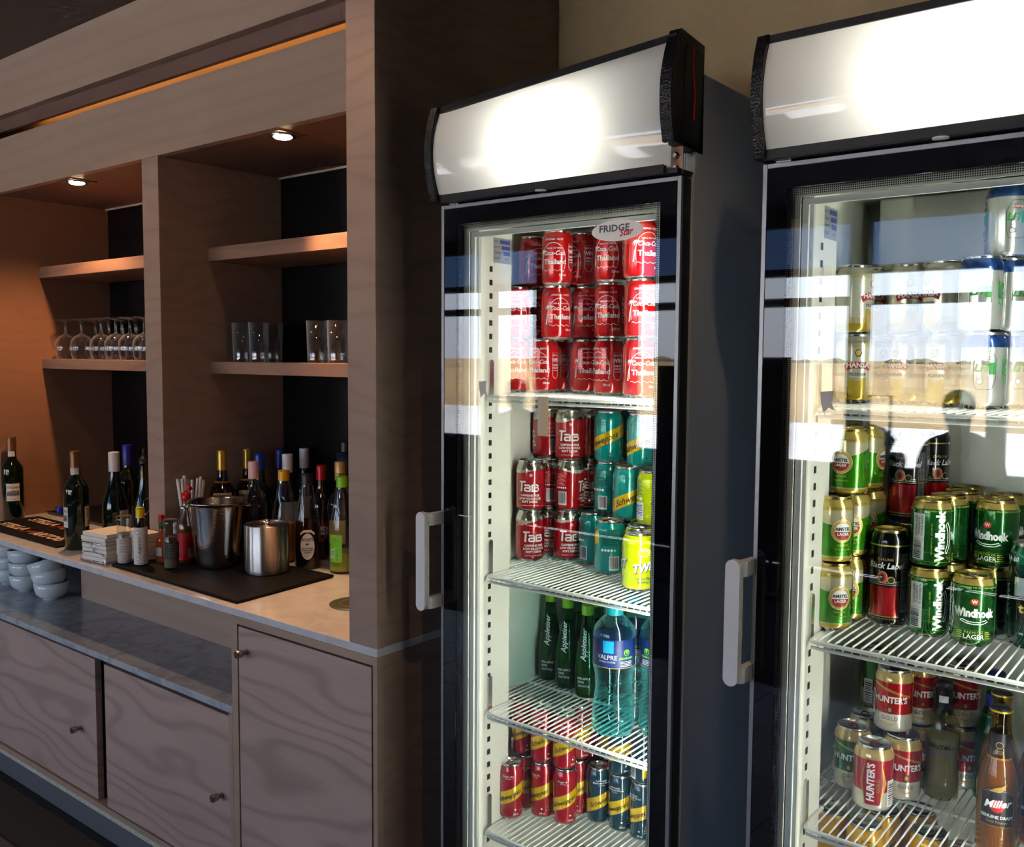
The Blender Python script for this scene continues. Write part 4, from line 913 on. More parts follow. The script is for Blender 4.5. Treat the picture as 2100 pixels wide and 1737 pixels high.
s3 = bottle('spirit_bottle', 'dark bottle with blue cap in the back row of the right bay', -2.383, 1.822, ZT, .316, .038, 'spirit', DKCLEAR, BLUECAP, cap_h=.056); wrap_label(s3, .038, .09, .16, 10, 48, mat('silver grey label', srgb(120,120,124), .5))
s4 = bottle('spirit_bottle', 'clear bottle with white cap just left of the orange-capped bottle', -2.299, 1.783, ZT, .312, .037, 'spirit', DKCLEAR, WHITECAP, cap_h=.055); wrap_label(s4, .037, .09, .17, 10, 50, mat('pale crest label', srgb(170,160,156), .5))
s5 = bottle('spirit_bottle', 'dark bottle with taller white cap at the very back', -2.355, 1.893, ZT, .318, .037, 'spirit', DKCLEAR, WHITECAP, cap_h=.062); wrap_label(s5, .037, .10, .17, 10, 45, mat('white crest label', srgb(190,186,182), .5))
def cordial(nm, lab, x, y, capm, liq, lh, shape='cordial', h=.273, cap_h=.030):
    t = bottle(nm, lab, x, y, ZT, h, .038, shape, CLEAR, capm, cap_h=cap_h, neck=.0150)
    part(t, 'liquid', lathe_mesh([(.034,.006),(.0360,.010),(.0360,h*lh*.8),(.0345,h*lh)], liq, 24, 'liquid')); return t
o1 = cordial('cordial_bottle', 'clear cordial bottle with orange cap and a little orange drink', -2.241, 1.724, ORANGECAP, mat('orange cordial', srgb(206,120,10), .2), .42)
o2 = cordial('cordial_bottle', 'cordial bottle with dark cap, brown drink and white oval label', -2.123, 1.715, BLACKCAP, mat('brown cordial', srgb(44,18,8), .15), .50)
pr = Print(); pr.ell(0, .068, .0205, .038, 4, 0, 36); pr.poly([(-.021,.100),(-.010,.109),(.010,.109),(.021,.100),(.021,.107),(.010,.116),(-.010,.116),(-.021,.107)], 4, 0); pr.text("ROSE'S", 0, .087, .0125, 0, 1, bold=.02, xs=.85)
pr.ell(-.002, .0745, .0042, .0036, 5, 1, 14); pr.ell(.004, .0755, .0032, .0026, 6, 1, 14)
for k, s_ in enumerate(('KOLA TONIC','FLAVOURED','CORDIAL')): pr.text(s_, 0, .0625-k*.0062, .0062, 0, 1, bold=.03, xs=.85)
pr.stroke([(-.008,.040),(-.003,.042),(0,.040),(.004,.042),(.008,.040)], .0009, 0, 1)
pr.build('label', INKS, cyl_warp(.0384), o2, .006)
o3 = cordial('cordial_bottle', 'cordial bottle with lime green cap and label next to the end panel', -2.005, 1.745, LIMECAP, mat('lime cordial', srgb(150,150,40), .15), .22)
pr = Print(); pr.barcode(-.014, -.004, .045, .070, 4, 0, vertical=False); [pr.rect(-.014, .010-.003*(k % 3), .078+k*.005, .0792+k*.005, 5, 0) for k in range(6)]; [pr.rect(.002, .0095, .038+k*.004, .0394+k*.004, 5, 0) for k in range(9)]
wrap_label(o3, .0384, .034, .112, -32, 30, mat('lime paper', srgb(118,196,20), .5), pr, INKS)
s6 = bottle('spirit_bottle', 'dark rum bottle with red cap and heart label behind the brown cordial', -2.193, 1.827, ZT, .283, .038, 'spirit', DKBROWN, REDCAP, cap_h=.044)
pr = Print(); pr.poly([(0,.055),(-.028,.085),(-.027,.108),(-.016,.116),(0,.106),(.016,.116),(.027,.108),(.028,.085)], 2, 0); pr.poly([(0,.060),(-.024,.087),(-.0235,.105),(-.015,.111),(0,.101),(.015,.111),(.0235,.105),(.024,.087)], 0, 1); pr.text('RED', 0, .095, .0165, 4, 2, bold=.03); pr.text('HEART', 0, .081, .0130, 4, 2, bold=.03, xs=.8)
pr.build('label', INKS, cyl_warp(.0384), s6, .006)
s7 = bottle('spirit_bottle', 'spiced rum bottle with tan gold cap behind the lime cordial', -2.108, 1.828, ZT, .300, .040, 'spirit', DKCLEAR, None)
neck_cap(s7, .0172, .245, .301, CAPTCAP, False); pr = Print(); pr.text('Captain', 0, .265, .0080, 0, 0, bold=.02); pr.text('Morgan', 0, .256, .0080, 0, 0, bold=.02); pr.build('lettering', INKS, cyl_warp(.0174), s7, .004); wrap_label(s7, .040, .06, .13, -20, 40, mat('tan label', srgb(190,160,100), .6))
s8 = bottle('spirit_bottle', 'tall dark bottle in shadow at the back beside the end panel', -2.160, 1.894, ZT, .352, .036, 'bordeaux', DKCLEAR, BLACKCAP, cap_h=.03); part(s8, 'collar', lathe_mesh([(.026,.255),(.028,.26),(.028,.318),(.018,.322)], mat('dark blue collar', srgb(24,34,50), .4), 20, 'collar'))

# ================================================================ things on the worktop
# rubber mats
HEX = mat('honeycomb rubber', (.005,.005,.006), .65, spec=.2); _n = HEX.node_tree
_v = _n.nodes.new('ShaderNodeTexVoronoi'); _v.inputs['Scale'].default_value = 230; _v.inputs['Randomness'].default_value = 0; _tt = _n.nodes.new('ShaderNodeTexCoord'); _n.links.new(_tt.outputs['Object'], _v.inputs[0])
_b = _n.nodes.new('ShaderNodeBump'); _b.inputs['Strength'].default_value = .8; _b.inputs['Distance'].default_value = .002; _n.links.new(_v.outputs['Distance'], _b.inputs['Height']); _n.links.new(_b.outputs[0], _n.nodes['Principled BSDF'].inputs['Normal'])
t = thing('bar_mat', 'plain black honeycomb rubber bar mat under the ice bucket', 'mat', (0,0,ZT))
MB().prism([(-2.560,1.358),(-1.938,1.346),(-1.968,1.676),(-2.505,1.660),(-2.507,1.490)], 0, .006, 'Z').build('pad', HEX, t)
rim = [(-2.560,1.358),(-1.938,1.346),(-1.968,1.676),(-2.505,1.660),(-2.507,1.490)]
MB().tube([(x, y, .0055) for x, y in rim], .0038, 8, closed=True).build('rim', RUBBER, t)
t = thing('bar_mat', 'black rubber bar mat with cream lettering twice at the left of the worktop', 'mat', (0,0,ZT))
MB().box(-3.53,-2.935,1.372,1.590,0,.007).build('pad', RUBBER, t, bevel=.003)
pr = Print(); 
for k in range(2):
    y = 1.430+k*.105
    pr.text('STELLA', -3.375, y+.004, .056, 0, 1, bold=.035, xs=1.05); pr.text('ARTOIS', -3.105, y-.004, .056, 0, 1, bold=.035, xs=1.05); pr.poly([(-3.285,y-.030),(-3.215,y+.004),(-3.228,y+.008),(-3.185,y+.032),(-3.262,y-.002),(-3.248,y-.007)], 1, 0)
pr.build('lettering', [mat('cream rubber', srgb(226,196,168), .6), mat('red rubber', srgb(196,40,26), .6)], lambda x, y, h: (x, y, .007+h*3), t, None)
t = thing('serving_tray', 'shallow black tray with thin rim at the back of the left bay', 'tray', (0,0,ZT))
B(-3.60,-2.66,1.655,1.915,0,.004).build('plate', mat('black tray', (.010,.009,.010), .15), t); MB().tube([(-3.60,1.655,.006),(-2.66,1.655,.006),(-2.66,1.915,.006),(-3.60,1.915,.006)], .004, 8, closed=True).build('rim', DARKSTEEL, t)
c0 = MB().lathe([(.0145,0),(.0150,.004),(.0145,.022),(.013,.030),(0,.0302)], 18).mesh('bottle_cap', NAVYCAP)
o_ = bpy.data.objects.new('bottle_cap', c0); C.objects.link(o_); o_.location = (-3.53,1.672,ZT+.0045); o_.rotation_euler = (math.radians(6),math.radians(-8),0); tag(o_, 'loose royal blue bottle capsule lying on the black tray', 'bottle cap')
# napkins
def napkin_stack(nm, lab, x, y, w_, d_, n, hh, rz, holder):
    t = thing('napkin_stack', lab, 'napkins', (x, y, ZT+.006), rz); rn = random.Random(n)
    for k in range(n):
        z0, z1 = hh*k/n, hh*(k+1)/n-.0012; a, b_ = rn.uniform(-.003,.003), rn.uniform(-.003,.003); q = MB(); m_ = 7
        q.box(-w_/2+a, w_/2+a, -d_/2+b_, d_/2+b_, z0, z1); part(t, 'napkin', q.mesh('napkin', PAPER))
    return t
napkin_stack('n', 'square white paper napkins piled in the wire holder', -2.655, 1.408, .118, .115, 7, .082, math.radians(6), True)
napkin_stack('n2', 'small second pile of white napkins behind the bitters bottle', -2.560, 1.462, .07, .060, 6, .080, math.radians(4), False)
t = thing('napkin_holder', 'chrome wire napkin holder with looped sides and arched feet', 'holder', (-2.655, 1.408, ZT), math.radians(6))
hw, hd = .064, .0630
MB().tube([(-hw,-hd,.058),(hw,-hd,.058),(hw,hd,.058),(-hw,hd,.058)], .0014, 6, closed=True).build('top_ring', CHROME, t)
for sy in (-1, 1):
    MB().tube([(-hw+.004,sy*hd,.0015),(-hw+.006,sy*hd,.020),(-hw+.022,sy*hd,.030),(0,sy*hd,.031),(hw-.022,sy*hd,.030),(hw-.006,sy*hd,.020),(hw-.004,sy*hd,.0015)], .0014, 6).build('arch', CHROME, t)
    MB().tube([(.009*math.cos(a*PI/8), sy*hd, .045+.014*math.sin(a*PI/8)) for a in range(16)], .0012, 6, closed=True).build('loop', CHROME, t)
    for sx in (-1, 1): MB().lathe([(0,0),(.003,.001),(.003,.004),(0,.005)], 10, (sx*(hw-.004), sy*hd, 0)).build('foot', CHROME, t)
MB().tube([(-hw,-hd,.004),(hw,-hd,.004),(hw,hd,.004),(-hw,hd,.004)], .0012, 6, closed=True).build('base_ring', CHROME, t)
# grinders
CLP = thin_glass('clear plastic', (.86,.86,.84), .05, .6, (.55,.55,.52))
def grinder(lab, x, y, fill, lm, off, base=ZT):
    t = thing('spice_grinder', lab, 'grinder', (x, y, base), face_cam(x, y)+off); h = .140; r = .0205
    part(t, 'jar', lathe_mesh([(r*.9,0),(r,.003),(r,h*.55),(r*.92,h*.60),(r*.86,h*.64)], CLP, 20, 'jar')); part(t, 'filling', lathe_mesh([(r*.84,.002),(r*.9,.004),(r*.9,h*.22),(0,h*.27)], fill, 20, 'filling'))
    part(t, 'head', lathe_mesh([(r*.86,h*.64),(r*.98,h*.67),(r*.9,h*.74),(r*.96,h*.76),(r*.88,h*.82),(r*1.05,h*.88),(r*1.06,h*.985),(r*.9,h)], CLP, 20, 'head'))
    pr = Print(); [pr.rect(-.014, .014-.004*(k % 3), h*.24+k*.0046, h*.24+.0014+k*.0046, 0, 0) for k in range(9)]
    wrap_label(t, r, h*.20, h*.54, 0, 80, lm, pr, [INKS[1]]); return t
grinder('clear salt grinder with white crystals beside the napkin holder', -2.551, 1.390, mat('salt', srgb(226,220,214), .7), mat('clear pale label', srgb(206,196,190), .6), 0, ZT+.006)
g2 = grinder('clear herb grinder with dark label at the left end of the rubber mat', -2.389, 1.442, plaster('dried herbs', srgb(130,124,90), .4, 400), mat('charcoal label', srgb(52,50,46), .6), .3, ZT+.0075)
# bitters bottle with oversized label
t = thing('bitters_bottle', 'small bottle with oversized white label and yellow cap', 'bottle', (-2.492, 1.408, ZT+.006), face_cam(-2.492, 1.408))
part(t, 'body', lathe_mesh([(.017,0),(.0185,.003),(.0185,.098),(.0165,.108),(.0105,.118),(.0098,.146)], DKBROWN, 20, 'body')); neck_cap(t, .0125, .138, .168, YELCAP)
pr = Print(); pr.text('Angostura', -.004, .060, .012, 0, 1, rot=PI/2, shear=.3); pr.ell(-.009, .098, .0062, .0062, 1, 1, 18); pr.ell(-.009, .098, .005, .005, 4, 2, 18); pr.ell(-.009, .022, .0055, .0055, 1, 1, 18); pr.ell(-.009, .022, .0044, .0044, 4, 2, 18); pr.text('ALCOHOL', 0, .008, .0045, 0, 1)
wrap_label(t, .0190, .004, .112, 0, 118, mat('bitters paper', srgb(216,212,206), .7), pr, INKS)
# pepper sauce and hot sauce
t = thing('pepper_sauce_bottle', 'tiny pepper sauce bottle with red cap and orange sauce', 'bottle', (-2.484, 1.470, ZT+.006), face_cam(-2.484, 1.470))
part(t, 'body', lathe_mesh([(.016,0),(.0175,.003),(.0175,.062),(.0165,.072),(.009,.086),(.0075,.110)], mat('orange sauce', srgb(176,84,40), .15, coat=.5), 20, 'body')); neck_cap(t, .0088, .120, .140, RED); part(t, 'collar', lathe_mesh([(.0085,.098),(.0090,.100),(.0090,.119),(.0085,.120)], INKS[5], 16, 'collar')); wrap_label(t, .0175, .020, .045, -40, 35, LABELW)
t = thing('sauce_bottle', 'hot sauce bottle with red label and open red flip cap', 'bottle', (-2.421, 1.512, ZT+.0075), face_cam(-2.421, 1.512))
part(t, 'body', lathe_mesh([(.026,0),(.028,.003),(.028,.100),(.025,.118),(.012,.150),(.0105,.186)], mat('brown sauce glass', srgb(96,62,34), .1, coat=.6), 24, 'body')); part(t, 'cap', lathe_mesh([(.0135,.184),(.0140,.188),(.0140,.203),(.007,.206),(.006,.212)], RED, 20, 'cap'))
cpf = MB().lathe([(.008,0),(.0095,.001),(.0095,.010),(0,.0105)], 14).build('flip_lid', RED, t); cpf.location = (.006,0,.216); cpf.rotation_euler = (0,math.radians(50),0)
pr = Print(); pr.barcode(-.002, .014, .018, .046, 4, 0, vertical=False); wrap_label(t, .028, .010, .090, 12, 75, mat('red label', srgb(190,16,22), .5), pr, INKS)
# straw glass
t = thing('straw_glass', 'clear tumbler beside the shelf divider holding drinking straws', 'glass', (-2.470, 1.560, ZT+.0075), 0)
part(t, 'tumbler', lathe_mesh([(.028,0),(.029,.003),(.034,.150),(.0325,.150),(.0275,.006),(0,.006)], CLEAR, 24, 'tumbler'))
rs = random.Random(11); sm = MB().tube([(0,0,0),(0,0,.225)], .0042, 7).mesh('straw', PAPER)
names = []
for k in range(12):
    a = rs.uniform(0, 2*PI); l = rs.uniform(.06,.15); o_ = bpy.data.objects.new('paper_straw', sm); C.objects.link(o_)
    o_.location = (-2.470+.013*math.cos(a), 1.560+.013*math.sin(a), ZT+.0145+.006*(k % 3)); o_.rotation_euler = (-l*math.sin(a)*.9, l*math.cos(a)*.9, 0)
    tag(o_, 'white paper-wrapped drinking straw fanned out in the straw glass', 'straw', 'straws in the straw glass')
# condiment caddy edge: ice bucket
t = thing('ice_bucket', 'tall tapered stainless steel ice bucket wet with condensation', 'bucket', (-2.317, 1.544, ZT+.0075), face_cam(-2.317, 1.544))
BUCK = mat('wet steel', (.60,.58,.56), .16, 1); _n = BUCK.node_tree; _v = _n.nodes.new('ShaderNodeTexNoise'); _v.inputs['Scale'].default_value = 170; _tt = _n.nodes.new('ShaderNodeTexCoord'); _n.links.new(_tt.outputs['Object'], _v.inputs[0])
_b = _n.nodes.new('ShaderNodeBump'); _b.inputs['Strength'].default_value = .16; _b.inputs['Distance'].default_value = .002; _n.links.new(_v.outputs[0], _b.inputs['Height']); _n.links.new(_b.outputs[0], _n.nodes['Principled BSDF'].inputs['Normal'])
part(t, 'body', lathe_mesh([(.054,0),(.058,.003),(.0600,.02),(.0780,.176),(.0800,.182),(.0905,.186),(.0915,.189),(.089,.190),(.0775,.184),(.0560,.006),(0,.006)], BUCK, 48, 'bucket'))
for sx in (-1, 1): MB().tube([(sx*.079,-.012,.172),(sx*.092,-.012,.172),(sx*.096,-.008,.172),(sx*.096,.008,.172),(sx*.092,.012,.172),(sx*.079,.012,.172)], .003, 8).build('handle', CHROME, t)
t = thing('lidded_canister', 'brushed steel canister with domed knob lid in front of the cordials', 'canister', (-2.146, 1.590, ZT+.0075), face_cam(-2.146, 1.590))
BR = mat('brushed canister steel', (.60,.57,.55), .26, 1); _n = BR.node_tree; BR.node_tree.nodes['Principled BSDF'].inputs['Anisotropic'].default_value = .9; BR.node_tree.nodes['Principled BSDF'].inputs['Anisotropic Rotation'].default_value = .25; BR.node_tree.nodes['Principled BSDF'].inputs['Roughness'].default_value = .34; _tg = _n.nodes.new('ShaderNodeTangent'); _tg.direction_type = 'RADIAL'; _tg.axis = 'Z'; _n.links.new(_tg.outputs[0], _n.nodes['Principled BSDF'].inputs['Tangent'])
part(t, 'body', lathe_mesh([(.058,0),(.0610,.006),(.0615,.012),(.0615,.134),(.0600,.136),(.0585,.132)], BR, 48, 'canister'))
part(t, 'lid', lathe_mesh([(.0585,.127),(.058,.1275),(.03,.131),(0,.132)], STEEL, 40, 'lid')); part(t, 'knob', lathe_mesh([(.006,.131),(.005,.135),(.010,.138),(.0115,.143),(.008,.148),(0,.149)], CHROME, 20, 'knob'))
t = thing('round_grommet', 'round ringed metal grommet set in the worktop by the end panel', 'grommet', (-1.715, 1.535, ZT))
part(t, 'plate', lathe_mesh([(.066,0),(.066,.002),(.060,.004),(.048,.004),(.046,.0025),(.043,.0025),(.041,.004),(.026,.004),(.024,.002),(0,.002)], mat('grey green metal', srgb(110,112,98), .35, .5), 36, 'plate'))

# ================================================================ bowls on the ledge
PORC = mat('white porcelain', srgb(214,222,224), .12, coat=.3)
br_, bh = .057, .062
bowl_me = lathe_mesh([(.026,0),(.0285,0),(.0285,.005),(.040,.009),(.0520,.022),(.0565,.040),(.0575,.062),(.0555,.062),(.0540,.040),(.0490,.025),(.036,.013),(0,.011)], PORC, 36, 'bowl')
def bowl(x, y, z, lab, rot=(0,0,0)):
    o_ = bpy.data.objects.new('porcelain_bowl', bowl_me); C.objects.link(o_); o_.location = (x, y, z); o_.rotation_euler = rot; tag(o_, lab, 'bowl', 'white bowls on the ledge')
ZB = .6014
sA, sB_, sC_, sD = (-3.288,1.518), (-3.478,1.516), (-3.630,1.520), (-3.765,1.518)
bowl(*sA, ZB, 'lowest white bowl of the rightmost, tilting stack'); bowl(sA[0]-.004, sA[1], ZB+.040, 'middle tilted white bowl of the rightmost stack', (math.radians(4), math.radians(-9), 0)); bowl(sA[0]-.013, sA[1]-.002, ZB+.074, 'topmost strongly tilted white bowl of the rightmost stack', (math.radians(7), math.radians(-17), 0))
bowl(*sB_, ZB, 'lowest white bowl of the stack second from right'); bowl(sB_[0], sB_[1], ZB+.046, 'middle white bowl of the stack second from right'); bowl(sB_[0]-.004, sB_[1], ZB+.090, 'top white bowl of the stack second from right', (0, math.radians(-5), 0))
bowl(*sC_, ZB, 'lowest white bowl of the stack at the left frame edge'); bowl(*sC_, ZB+.046, 'middle white bowl of the stack at the left frame edge'); bowl(*sC_, ZB+.092, 'top white bowl of the stack at the left frame edge')
bowl(*sD, ZB, 'white bowl barely showing at the left frame edge')

# ================================================================ glasses on the shelves
ZS = 1.4450
wine_me = [('bowl', lathe_mesh([(.0315,0),(.0325,.0005),(.0385,.022),(.0405,.045),(.0370,.068),(.0240,.085),(.0080,.092),(.0052,.096)], STEMGL, 24, 'bowl', capb=False, capt=False)), ('stem', lathe_mesh([(.0052,.095),(.0042,.110),(.0042,.135),(.006,.141)], STEMGL, 12, 'stem')), ('foot', lathe_mesh([(.006,.1405),(.018,.1445),(.0345,.1470),(.0345,.1484),(0,.1500)], STEMGL, 24, 'foot'))]
k = 0
for row, (yy, xs_) in enumerate(((1.712, (-3.535,-3.412,-3.268,-3.165,-3.070,-2.975)), (1.800, (-3.478,-3.378,-3.285,-3.190,-3.095,-3.000)), (1.885, (-3.43,-3.33,-3.23,-3.13)))):
    for i, x in enumerate(xs_):
        t = thing('wine_glass', 'upturned stem glass on the lower left shelf, %s from left in the %s row' % (NUMS[i], ('front','middle','back')[row]), 'glass', (x, yy, ZS), 0, 'upturned stem glasses')
        for n_, me in wine_me: part(t, n_, me)
tum_me = lathe_mesh([(.0270,0),(.0275,.003),(.0315,.120),(.0300,.120),(.0260,.008),(0,.008)], TUMBLER, 28, 'tumbler')
for i, (x, yy) in enumerate(((-2.452,1.735),(-2.378,1.742),(-2.478,1.808),(-2.405,1.815),(-2.100,1.738),(-2.025,1.750),(-2.105,1.812))):
    o_ = bpy.data.objects.new('tumbler', tum_me); C.objects.link(o_); o_.location = (x, yy, ZS)
    tag(o_, 'straight highball tumbler, %s in the %s group on the lower right shelf' % (('front left','front right','back left','back right','front left','front right','back left')[i], 'left' if i < 4 else 'right'), 'tumbler', 'tumblers on the right shelf')

# ================================================================ bottles in the fridges
CAPG = mat('green crown', srgb(120,170,30), .35, .3)
def glass_bottle(nm, lab, x, y, z, h, r, glass, prof, group=None, off=0, nseg=28, cat='bottle'):
    t = thing(nm, lab, cat, (x, y, z), face_cam(x, y)+math.radians(off), group); part(t, 'body', lathe_mesh([(a*r, b_*h) for a, b_ in prof], glass, nseg, 'body', capt=False)); return t
APF = [(.86,0),(.98,.02),(1.0,.06),(.99,.30),(.90,.44),(.66,.62),(.48,.78),(.42,.90),(.42,.97)]
APD = mat('green juice', (.008,.085,.010), .25)
for i, (x, y) in enumerate(((-1.259,1.730),(-1.197,1.711),(-1.129,1.691),(-1.215,1.785),(-1.150,1.765),(-1.083,1.755))):
    t = glass_bottle('juice_bottle', 'slim green glass juice bottle, %s' % ('first from left in the front row','second from left in the front row','third from left in the front row','first from left in the back row','second from left in the back row','third from left in the back row')[i], x, y, .7165, .206, .0285, GREENG, APF, 'green juice bottles', -18)
    part(t, 'juice', lathe_mesh([(.0245,.004),(.0268,.012),(.0265,.06),(.0240,.09),(.017,.128),(.0115,.150)], APD, 20, 'juice'))
    neck_cap(t, .0140, .182, .206, CAPG)
    if i < 3:
        pr = Print(); pr.text('Appletiser', .0, .0, .0165, 0, 0, shear=.3, bold=.01); w_ = None
        pr.build('lettering', [WHITE], lambda u, v, h: ((.0185+.0095*max(0,min(1,(.150-(.118+u))/.09))+.0028+h)*math.sin(-v/.024), -(.0185+.0095*max(0,min(1,(.150-(.118+u))/.09))+.0028+h)*math.cos(-v/.024), .118+u), t, .004)
        pr = Print(); pr.text('100% APPLE', 0, .044, .0062, 0, 0, bold=.02); pr.text('JUICE', -.006, .036, .0062, 0, 0, bold=.02); pr.text('Sparkling', 0, .028, .0075, 0, 0, shear=.3); pr.build('small_lettering', [WHITE], cyl_warp(.0286), t, .005)
# water bottles
WPF = [(.70,0),(.92,.012),(1.0,.05),(1.0,.17),(.94,.24),(.86,.36),(.90,.46),(1.0,.53),(1.0,.77),(.92,.83),(.62,.89),(.36,.925),(.34,.945)]
NAVYLAB = mat('navy label', srgb(14,44,104), .4)
for i, (x, y, off, lab) in enumerate(((-.975,1.556,15,'large aqua water bottle with navy label at the shelf front'),(-.900,1.612,-60,'aqua water bottle cut by the door border'),(-.985,1.650,0,'aqua water bottle half hidden behind the front one'))):
    t = glass_bottle('water_bottle', lab, x, y, .7165, .260, .0425, AQUA, WPF, 'aqua water bottles', off, 32)
    part(t, 'cap', lathe_mesh([(.0165,.240),(.0172,.242),(.0172,.258),(.0155,.261)], mat('aqua cap', srgb(20,150,160), .35) if i == 0 else bpy.data.materials['aqua cap'], 20, 'cap'))
    for k2, zz in enumerate((.030,.060,.085,.110)): part(t, 'ridge', MB().tube([((.0425*(.985 if k2 < 2 else .90)+.0003)*math.sin(a*PI/12), -(.0425*(.985 if k2 < 2 else .90)+.0003)*math.cos(a*PI/12), zz+.004*math.sin(a*PI/3)) for a in range(24)], .0011, 5, closed=True).mesh('ridge', AQUA))
    lb = MB().lathe([(.0428,.142),(.0428,.198)], 30).build('label', NAVYLAB, t, fixn=False)
    pr = Print(); pr.text('VALPRE', -.026, .163, .0125, 0, 0, bold=.01); pr.text('SPRING WATER', -.026, .154, .0050, 0, 0); pr.rect(-.034, -.012, .172, .196, 1, 0); pr.text('plantbottle', .015, .162, .0070, 2, 0, bold=.03); pr.ell(.015, .173, .0065, .0065, 2, 0, 18); pr.ell(.015, .172, .0045, .0045, 3, 1, 18); pr.ell(.015, .174, .0022, .0040, 2, 2, 12)
    for k2 in range(4): pr.rect(.002, .030-.003*(k2 % 2), .1455+k2*.0030, .1466+k2*.0030, 0, 0)
    pr.rect(-.131, .131, .1415, .1428, 4, 0); pr.barcode(.060, .080, .148, .192, 0, 3, vertical=False)
    pr.build('lettering', [WHITE, mat('sky blue', srgb(20,150,200), .4) if i == 0 else bpy.data.materials['sky blue'], INKS[6], NAVYLAB, INKS[3]], cyl_warp(.0430), lb, .007)
# bottles in the right fridge
BPF = [(.88,0),(1.0,.02),(1.0,.16),(.94,.24),(.92,.34),(.98,.46),(1.0,.54),(.94,.62),(.70,.70),(.50,.76),(.47,.80),(.45,.93),(.50,.94),(.48,.965)]
CROWN = mat('black crown cap', (.02,.02,.022), .35, .3); GCROWN = mat('gold crown edge', srgb(206,170,50), .3, .7); BLUECROWN = mat('blue crown', srgb(30,50,130), .35, .3)
def crown(t, r, z, m, m2=None):
    n = 21; pf = MB(); pf.lathe([(r*1.18,z),(r*1.12,z+.003),(r*.95,z+.0058),(0,z+.0062)], 21); o_ = part(t, 'crown_cap', pf.mesh('crown', m))
    if m2: part(t, 'crown_rim', MB().lathe([(r*1.20,z-.0006),(r*1.24,z+.0005),(r*1.16,z+.0024)], 21).mesh('rim', m2))
t = glass_bottle('fruit_cooler_bottle', 'clear curvy bottle with black neck foil and pale grey drink', -.401, 1.736, .6936, .213, .0295, PALEFIZZ, BPF)
part(t, 'drink', lathe_mesh([(.024,.004),(.0275,.010),(.0275,.034),(.0258,.05),(.0255,.075),(.0270,.098),(.0272,.108)], mat('cloudy drink', srgb(168,160,126), .3), 24, 'drink')); part(t, 'neck_foil', lathe_mesh([(.0168,.150),(.0150,.162),(.0142,.194)], BLACKP, 20, 'foil', capb=False, capt=False)); crown(t, .0135, .203, CROWN)
pr = Print(); pr.text('BRUTAL', -.004, .096, .0105, 0, 0, bold=.03); pr.text('FRUIT', .004, .086, .0095, 1, 0, bold=.02); pr.poly([(-.02,.080),(.02,.086),(.024,.098),(-.004,.092)], 1, 0); pr.build('lettering', [KTXT, INKS[1]], cyl_warp(.0283), t, .005); wrap_label(t, .0146, .172, .184, 0, 30, WHITE, name='neck_mark')
MPF = [(.90,0),(1.0,.02),(1.0,.46),(.97,.52),(.80,.60),(.58,.68),(.48,.74),(.44,.92),(.49,.935),(.47,.965)]
mats_m = [WHITE, mat('bow tie red', srgb(196,40,30), .4), INKS[3], KTXT]
for i, (x, y, gl, lab) in enumerate(((-.285,1.600,AMBER,'amber beer bottle with black eagle label nearest the door'),(-.298,1.676,AMBER,'amber beer bottle directly behind the front one'),(-.238,1.660,AMBER,'amber beer bottle near the right frame edge'),(-.328,1.780,GREENG,'green beer bottle with blue crown at the back'))):
    t = glass_bottle('beer_bottle', lab, x, y, .6936, .233, .0300, gl, MPF, 'beer bottles on the third shelf', 0)
    part(t, 'beer', lathe_mesh([(.026,.004),(.0285,.01),(.0285,.106),(.0270,.122),(.020,.142),(.0135,.165)], mat('amber fill', srgb(128,88,12), .3, spec=.3) if i == 0 else (bpy.data.materials['amber fill'] if i < 3 else APD), 24, 'beer'))
    part(t, 'neck_label', lathe_mesh([(.0178,.150),(.0158,.162),(.0145,.190)], BLACKP if i < 3 else BLUECROWN, 20, 'nl', capb=False, capt=False)); crown(t, .0138, .224, CROWN if i < 3 else BLUECROWN, GCROWN if i < 3 else None)
    part(t, 'neck_rim', lathe_mesh([(.0180,.148),(.0182,.150),(.0176,.152)], GCROWN, 20, 'nr', capb=False, capt=False))
    if i < 3:
        pr = Print(); pr.poly([(-.026,.046),(.026,.046),(.026,.098),(.012,.106),(-.012,.106),(-.026,.098)], 3, 0); pr.stroke([(-.025,.047),(.025,.047),(.025,.097),(.012,.1045),(-.012,.1045),(-.025,.097)], .0010, 2, 1, closed=True)
        pr.poly([(-.012,.102),(-.004,.108),(.006,.112),(.014,.118),(.010,.108),(.004,.102)], 2, 1); pr.ell(0, .080, .0105, .0105, 1, 2, 22); pr.text('Miller', 0, .083, .0165, 0, 3, shear=.3, bold=.03, slope=.12); pr.text('GENUINE DRAFT', 0, .062, .0068, 0, 3, bold=.03, xs=.92); pr.text('Cold Filtered', 0, .0545, .0058, 2, 3, shear=.3)
        pr.build('label', mats_m, cyl_warp(.0301), t, .006); pr = Print(); pr.ell(0, .172, .0055, .0055, 0, 0, 18); pr.ell(0, .172, .0045, .0045, 1, 1, 18); [pr.rect(-.007, .007, .158+k2*.0022, .1588+k2*.0022, 0, 0) for k2 in range(3)]; pr.build('neck_lettering', [INKS[3], KTXT], cyl_warp(.0166), t, .004)
t = glass_bottle('fruit_cooler_bottle', 'pale yellow frosted bottle cut by the right frame edge', -.205, 1.560, .6936, .225, .030, mat('frosted pale bottle', srgb(214,210,150), .3, coat=.3), BPF); crown(t, .0135, .215, CROWN)
